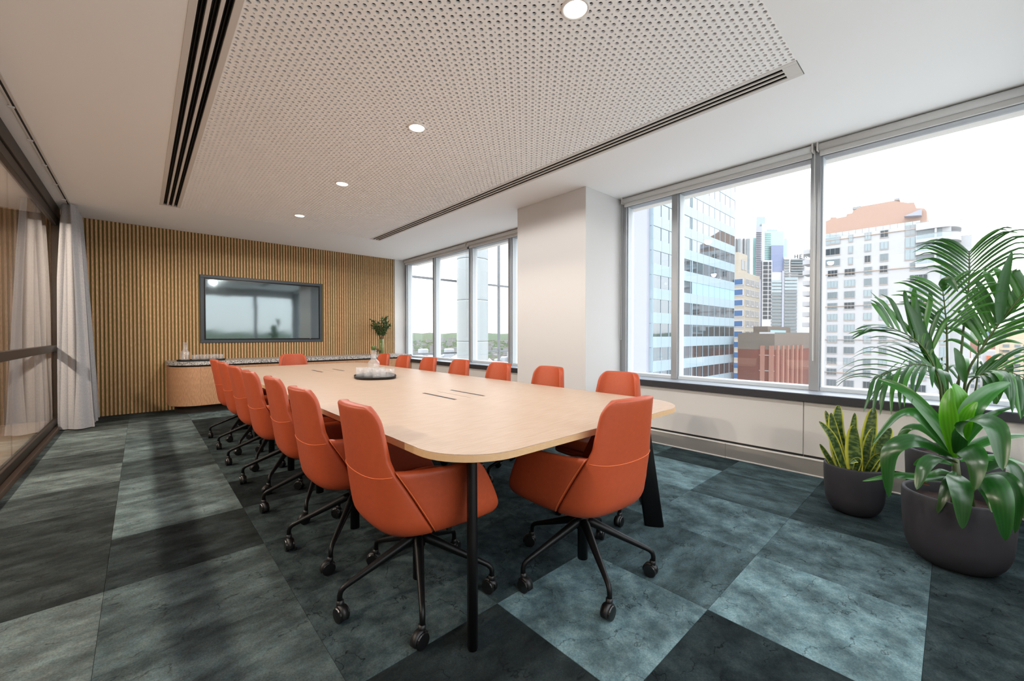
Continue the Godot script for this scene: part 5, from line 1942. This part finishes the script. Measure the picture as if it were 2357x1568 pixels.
func right_blocks() -> void:
	# buildings glimpsed through the palm
	var D := 150.0
	var Y := func(py: float, d: float) -> float: return EYE.y + (771.0 - py) / FOCAL * d
	var wall := func(t: Node3D, called: String, a: float, b: float, top: float, d: float, deep: float, m: Material) -> MeshInstance3D:
		var p := EYE + ray(a, 771) * d
		var q := EYE + ray(b, 771) * d
		return part(called, box_mesh(Vector3(minf(p.x, q.x), STREET, minf(p.z, q.z)), Vector3(minf(p.x, q.x) + deep, Y.call(top, d), maxf(p.z, q.z))), m, t)
	var c := thing("cream_block", "cream apartment block with balconies at the right edge of the view", "building")
	wall.call(c, "wall", 2300, 2420, 782, 150.0, 20.0, M.cream_render)
	wall.call(c, "rooftop", 2322, 2400, 760, 156.0, 12.0, M.cream_render)
	for j in 7:
		var y: float = Y.call(793.0 + 11.0 * j, 150.0)
		for v in [[2308, 2322], [2333, 2346], [2352, 2362], [2372, 2386]]:
			var p := EYE + ray(v[0], 771) * 150.0
			var q := EYE + ray(v[1], 771) * 150.0
			var xx := minf((EYE + ray(2300, 771) * 150.0).x, (EYE + ray(2420, 771) * 150.0).x)
			part("window", box_mesh(Vector3(xx - 0.1, y - 1.0, p.z), Vector3(xx + 0.05, y, q.z)), M.pane_grey if (j + int(v[0])) % 3 else M.pane_dark, c)
		var a := EYE + ray(2302, 771) * 150.0
		var b := EYE + ray(2324, 771) * 150.0
		var x2 := minf((EYE + ray(2300, 771) * 150.0).x, (EYE + ray(2420, 771) * 150.0).x)
		part("balcony", box_mesh(Vector3(x2 - 1.6, y - 2.0, a.z), Vector3(x2, y - 1.5, b.z)), M.cream_render, c)
	var o := thing("ochre_block", "ochre rendered block half hidden behind the white tower", "building")
	wall.call(o, "wall", 2196, 2217, 759, 200.0, 25.0, M.ochre_render)
	wall.call(o, "annexe", 2194, 2230, 825, 190.0, 10.0, M.ochre_render)
	var ow := minf((EYE + ray(2196, 771) * 200.0).x, (EYE + ray(2217, 771) * 200.0).x)
	for j in 5:
		var p := EYE + ray(2205, 771) * 200.0
		var q := EYE + ray(2213, 771) * 200.0
		part("window", box_mesh(Vector3(ow - 0.1, Y.call(785.0 + 24 * j, 200.0), p.z), Vector3(ow + 0.05, Y.call(779.0 + 24 * j, 200.0), q.z)), M.pane_dark, o)
	var g := thing("grey_hall", "pale grey hall with a tall orange panel, beyond the palm", "building")
	wall.call(g, "wall", 2262, 2298, 808, 240.0, 40.0, M.grey_render)
	wall.call(g, "orange_panel", 2272, 2281, 819, 238.0, 1.0, M.orange_panel)
	wall.call(g, "lower_hall", 2240, 2262, 815, 260.0, 40.0, M.white_render)
	var b2 := thing("brick_terrace", "row of low pink brick and white buildings beyond the palm", "building")
	wall.call(b2, "wall", 2215, 2250, 783, 420.0, 50.0, M.pink_brick)
	wall.call(b2, "wall", 2278, 2300, 790, 400.0, 50.0, M.pink_brick)
	wall.call(b2, "wall", 2262, 2300, 778, 520.0, 50.0, M.white_render)
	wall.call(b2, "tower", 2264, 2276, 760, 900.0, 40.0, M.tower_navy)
	var w := thing("low_white_block", "low white block with dark windows under the palm leaves", "building")
	wall.call(w, "wall", 2222, 2262, 830, 130.0, 20.0, M.white_render)
	wall.call(w, "annexe", 2320, 2400, 900, 100.0, 20.0, M.grey_render)
	wall.call(w, "annexe", 2270, 2322, 880, 120.0, 20.0, M.cream_render)
	var wx := minf((EYE + ray(2222, 771) * 130.0).x, (EYE + ray(2262, 771) * 130.0).x)
	for j in 4:
		for v in [[2226, 2232], [2236, 2243], [2248, 2256]]:
			var p := EYE + ray(v[0], 771) * 130.0
			var q := EYE + ray(v[1], 771) * 130.0
			part("window", box_mesh(Vector3(wx - 0.1, Y.call(850.0 + 14 * j, 130.0), p.z), Vector3(wx + 0.05, Y.call(842.0 + 14 * j, 130.0), q.z)), M.pane_grey, w)


func low_city() -> void:
	# halls with curved roofs below the far window
	for v in [[[940, 1062], 800.0, 843.0, "white curved roof of a hall below the far window, left of the column", 0], [[1122, 1215], 797.0, 850.0, "white curved roof of a hall below the far window, by the pier", 1]]:
		var t := thing("curved_roof_hall", v[3], "building")
		var d := 160.0
		var a: Vector3 = EYE + ray(v[0][0], v[2]) * d
		var b: Vector3 = EYE + ray(v[0][1], v[2]) * d
		var far := Vector3(a.x + b.x, 0, a.z + b.z).normalized() * 60.0
		var rows := []
		for j in 9:
			var row := []
			for i in 21:
				var s := i / 20.0
				var p := a.lerp(b, s) + far * (j / 8.0)
				p.y += 2.6 * sin(s * 7.0 + v[4] * 1.7 + j * 0.25) + 1.5 * sin(j * 0.8)
				row.append(p)
			rows.append(row)
		var st := begin(false)
		skin(st, rows)
		part("roof", done(st, true), M.roof_sheet, t)
		var lo := []
		for i in 21:
			lo.append(Vector3(rows[0][i].x, STREET, rows[0][i].z))
		st = begin()
		skin(st, [lo, rows[0].map(func(q): return q + Vector3(0, -1.2, 0))])
		part("timber_front", done(st), M.timber_brown, t)
		for k in 4:
			var p: Vector3 = rows[5][4 + k * 4]
			part("roof_vent", box_mesh(p + Vector3(-1.5, 0.5, -1.5), p + Vector3(3.0, 5.5, 1.5), 0.5), M.roof_sheet, t)
	# suburbs out to the horizon: houses and tree tops nobody could count
	var r := RandomNumberGenerator.new()
	r.seed = 88
	var houses := begin()
	var roofs := begin()
	var trees := begin(false)
	for k in 3600:
		var px := r.randf_range(880.0, 1260.0) if k % 3 else r.randf_range(2150.0, 2480.0)
		var d := 300.0 * pow(10.0, r.randf())
		var dir := ray(px, 771)
		dir.y = 0
		var p := dir.normalized() * d
		p.y = STREET
		var s := r.randf_range(3.0, 6.0) * (1.0 + d / 3000.0)
		var h := r.randf_range(4.0, 11.0) * (1.0 + d / 3500.0)
		if r.randf() < 0.03:
			h *= 2.4
		box(houses, p - Vector3(s, 0, s), p + Vector3(s, h, s * 1.3))
		if k % 2 == 0:
			box(roofs, p + Vector3(-s, h, -s), p + Vector3(s, h + 1.5, s * 1.3))
	for k in 3800:
		var px := r.randf_range(880.0, 1260.0) if k % 3 else r.randf_range(2150.0, 2480.0)
		var d := 230.0 * pow(13.0, r.randf())
		var dir := ray(px, 771)
		dir.y = 0
		var p := dir.normalized() * d
		p.y = STREET + 3.0
		var s := r.randf_range(3.5, 7.0) * (1.0 + d / 1800.0)
		lathe(trees, [Vector2(s * 0.3, -4), Vector2(s, s * 0.35), Vector2(s * 0.85, s * 0.9), Vector2(s * 0.35, s * 1.25), Vector2(0, s * 1.35)], 7, p)
	var sub := Node3D.new()
	sub.name = "distant_suburbs"
	add_child(sub)
	tag(sub, "pale houses and dark tree tops of the suburbs out to the horizon", "suburbs", "", "stuff")
	part("houses", done(houses), M.house_wall, sub)
	part("roofs", done(roofs), M.tile_roof, sub)
	part("tree_tops", done(trees, true), M.tree_green, sub)
	# low hills on the horizon
	var hn := FastNoiseLite.new()
	hn.seed = 14
	hn.frequency = 0.012
	var st := begin(false)
	var rows := [[], [], []]
	for i in 361:
		var px := i * 12.0
		var dir := Vector3(cos(TAU * i / 360.0), 0, sin(TAU * i / 360.0))
		var h := 6.0 + 26.0 * (hn.get_noise_1d(px if i < 360 else 0.0) + 0.6) + 8.0 * hn.get_noise_1d(px * 6.0 if i < 360 else 0.0)
		rows[0].append(dir * 3300.0 + Vector3(0, STREET - 0.5, 0))
		rows[1].append(dir * 3700.0 + Vector3(0, h - 14.0, 0))
		rows[2].append(dir * 4000.0 + Vector3(0, h, 0))
	skin(st, rows)
	struct("hills", done(st, true), M.tree_green, "low wooded hills along the horizon")
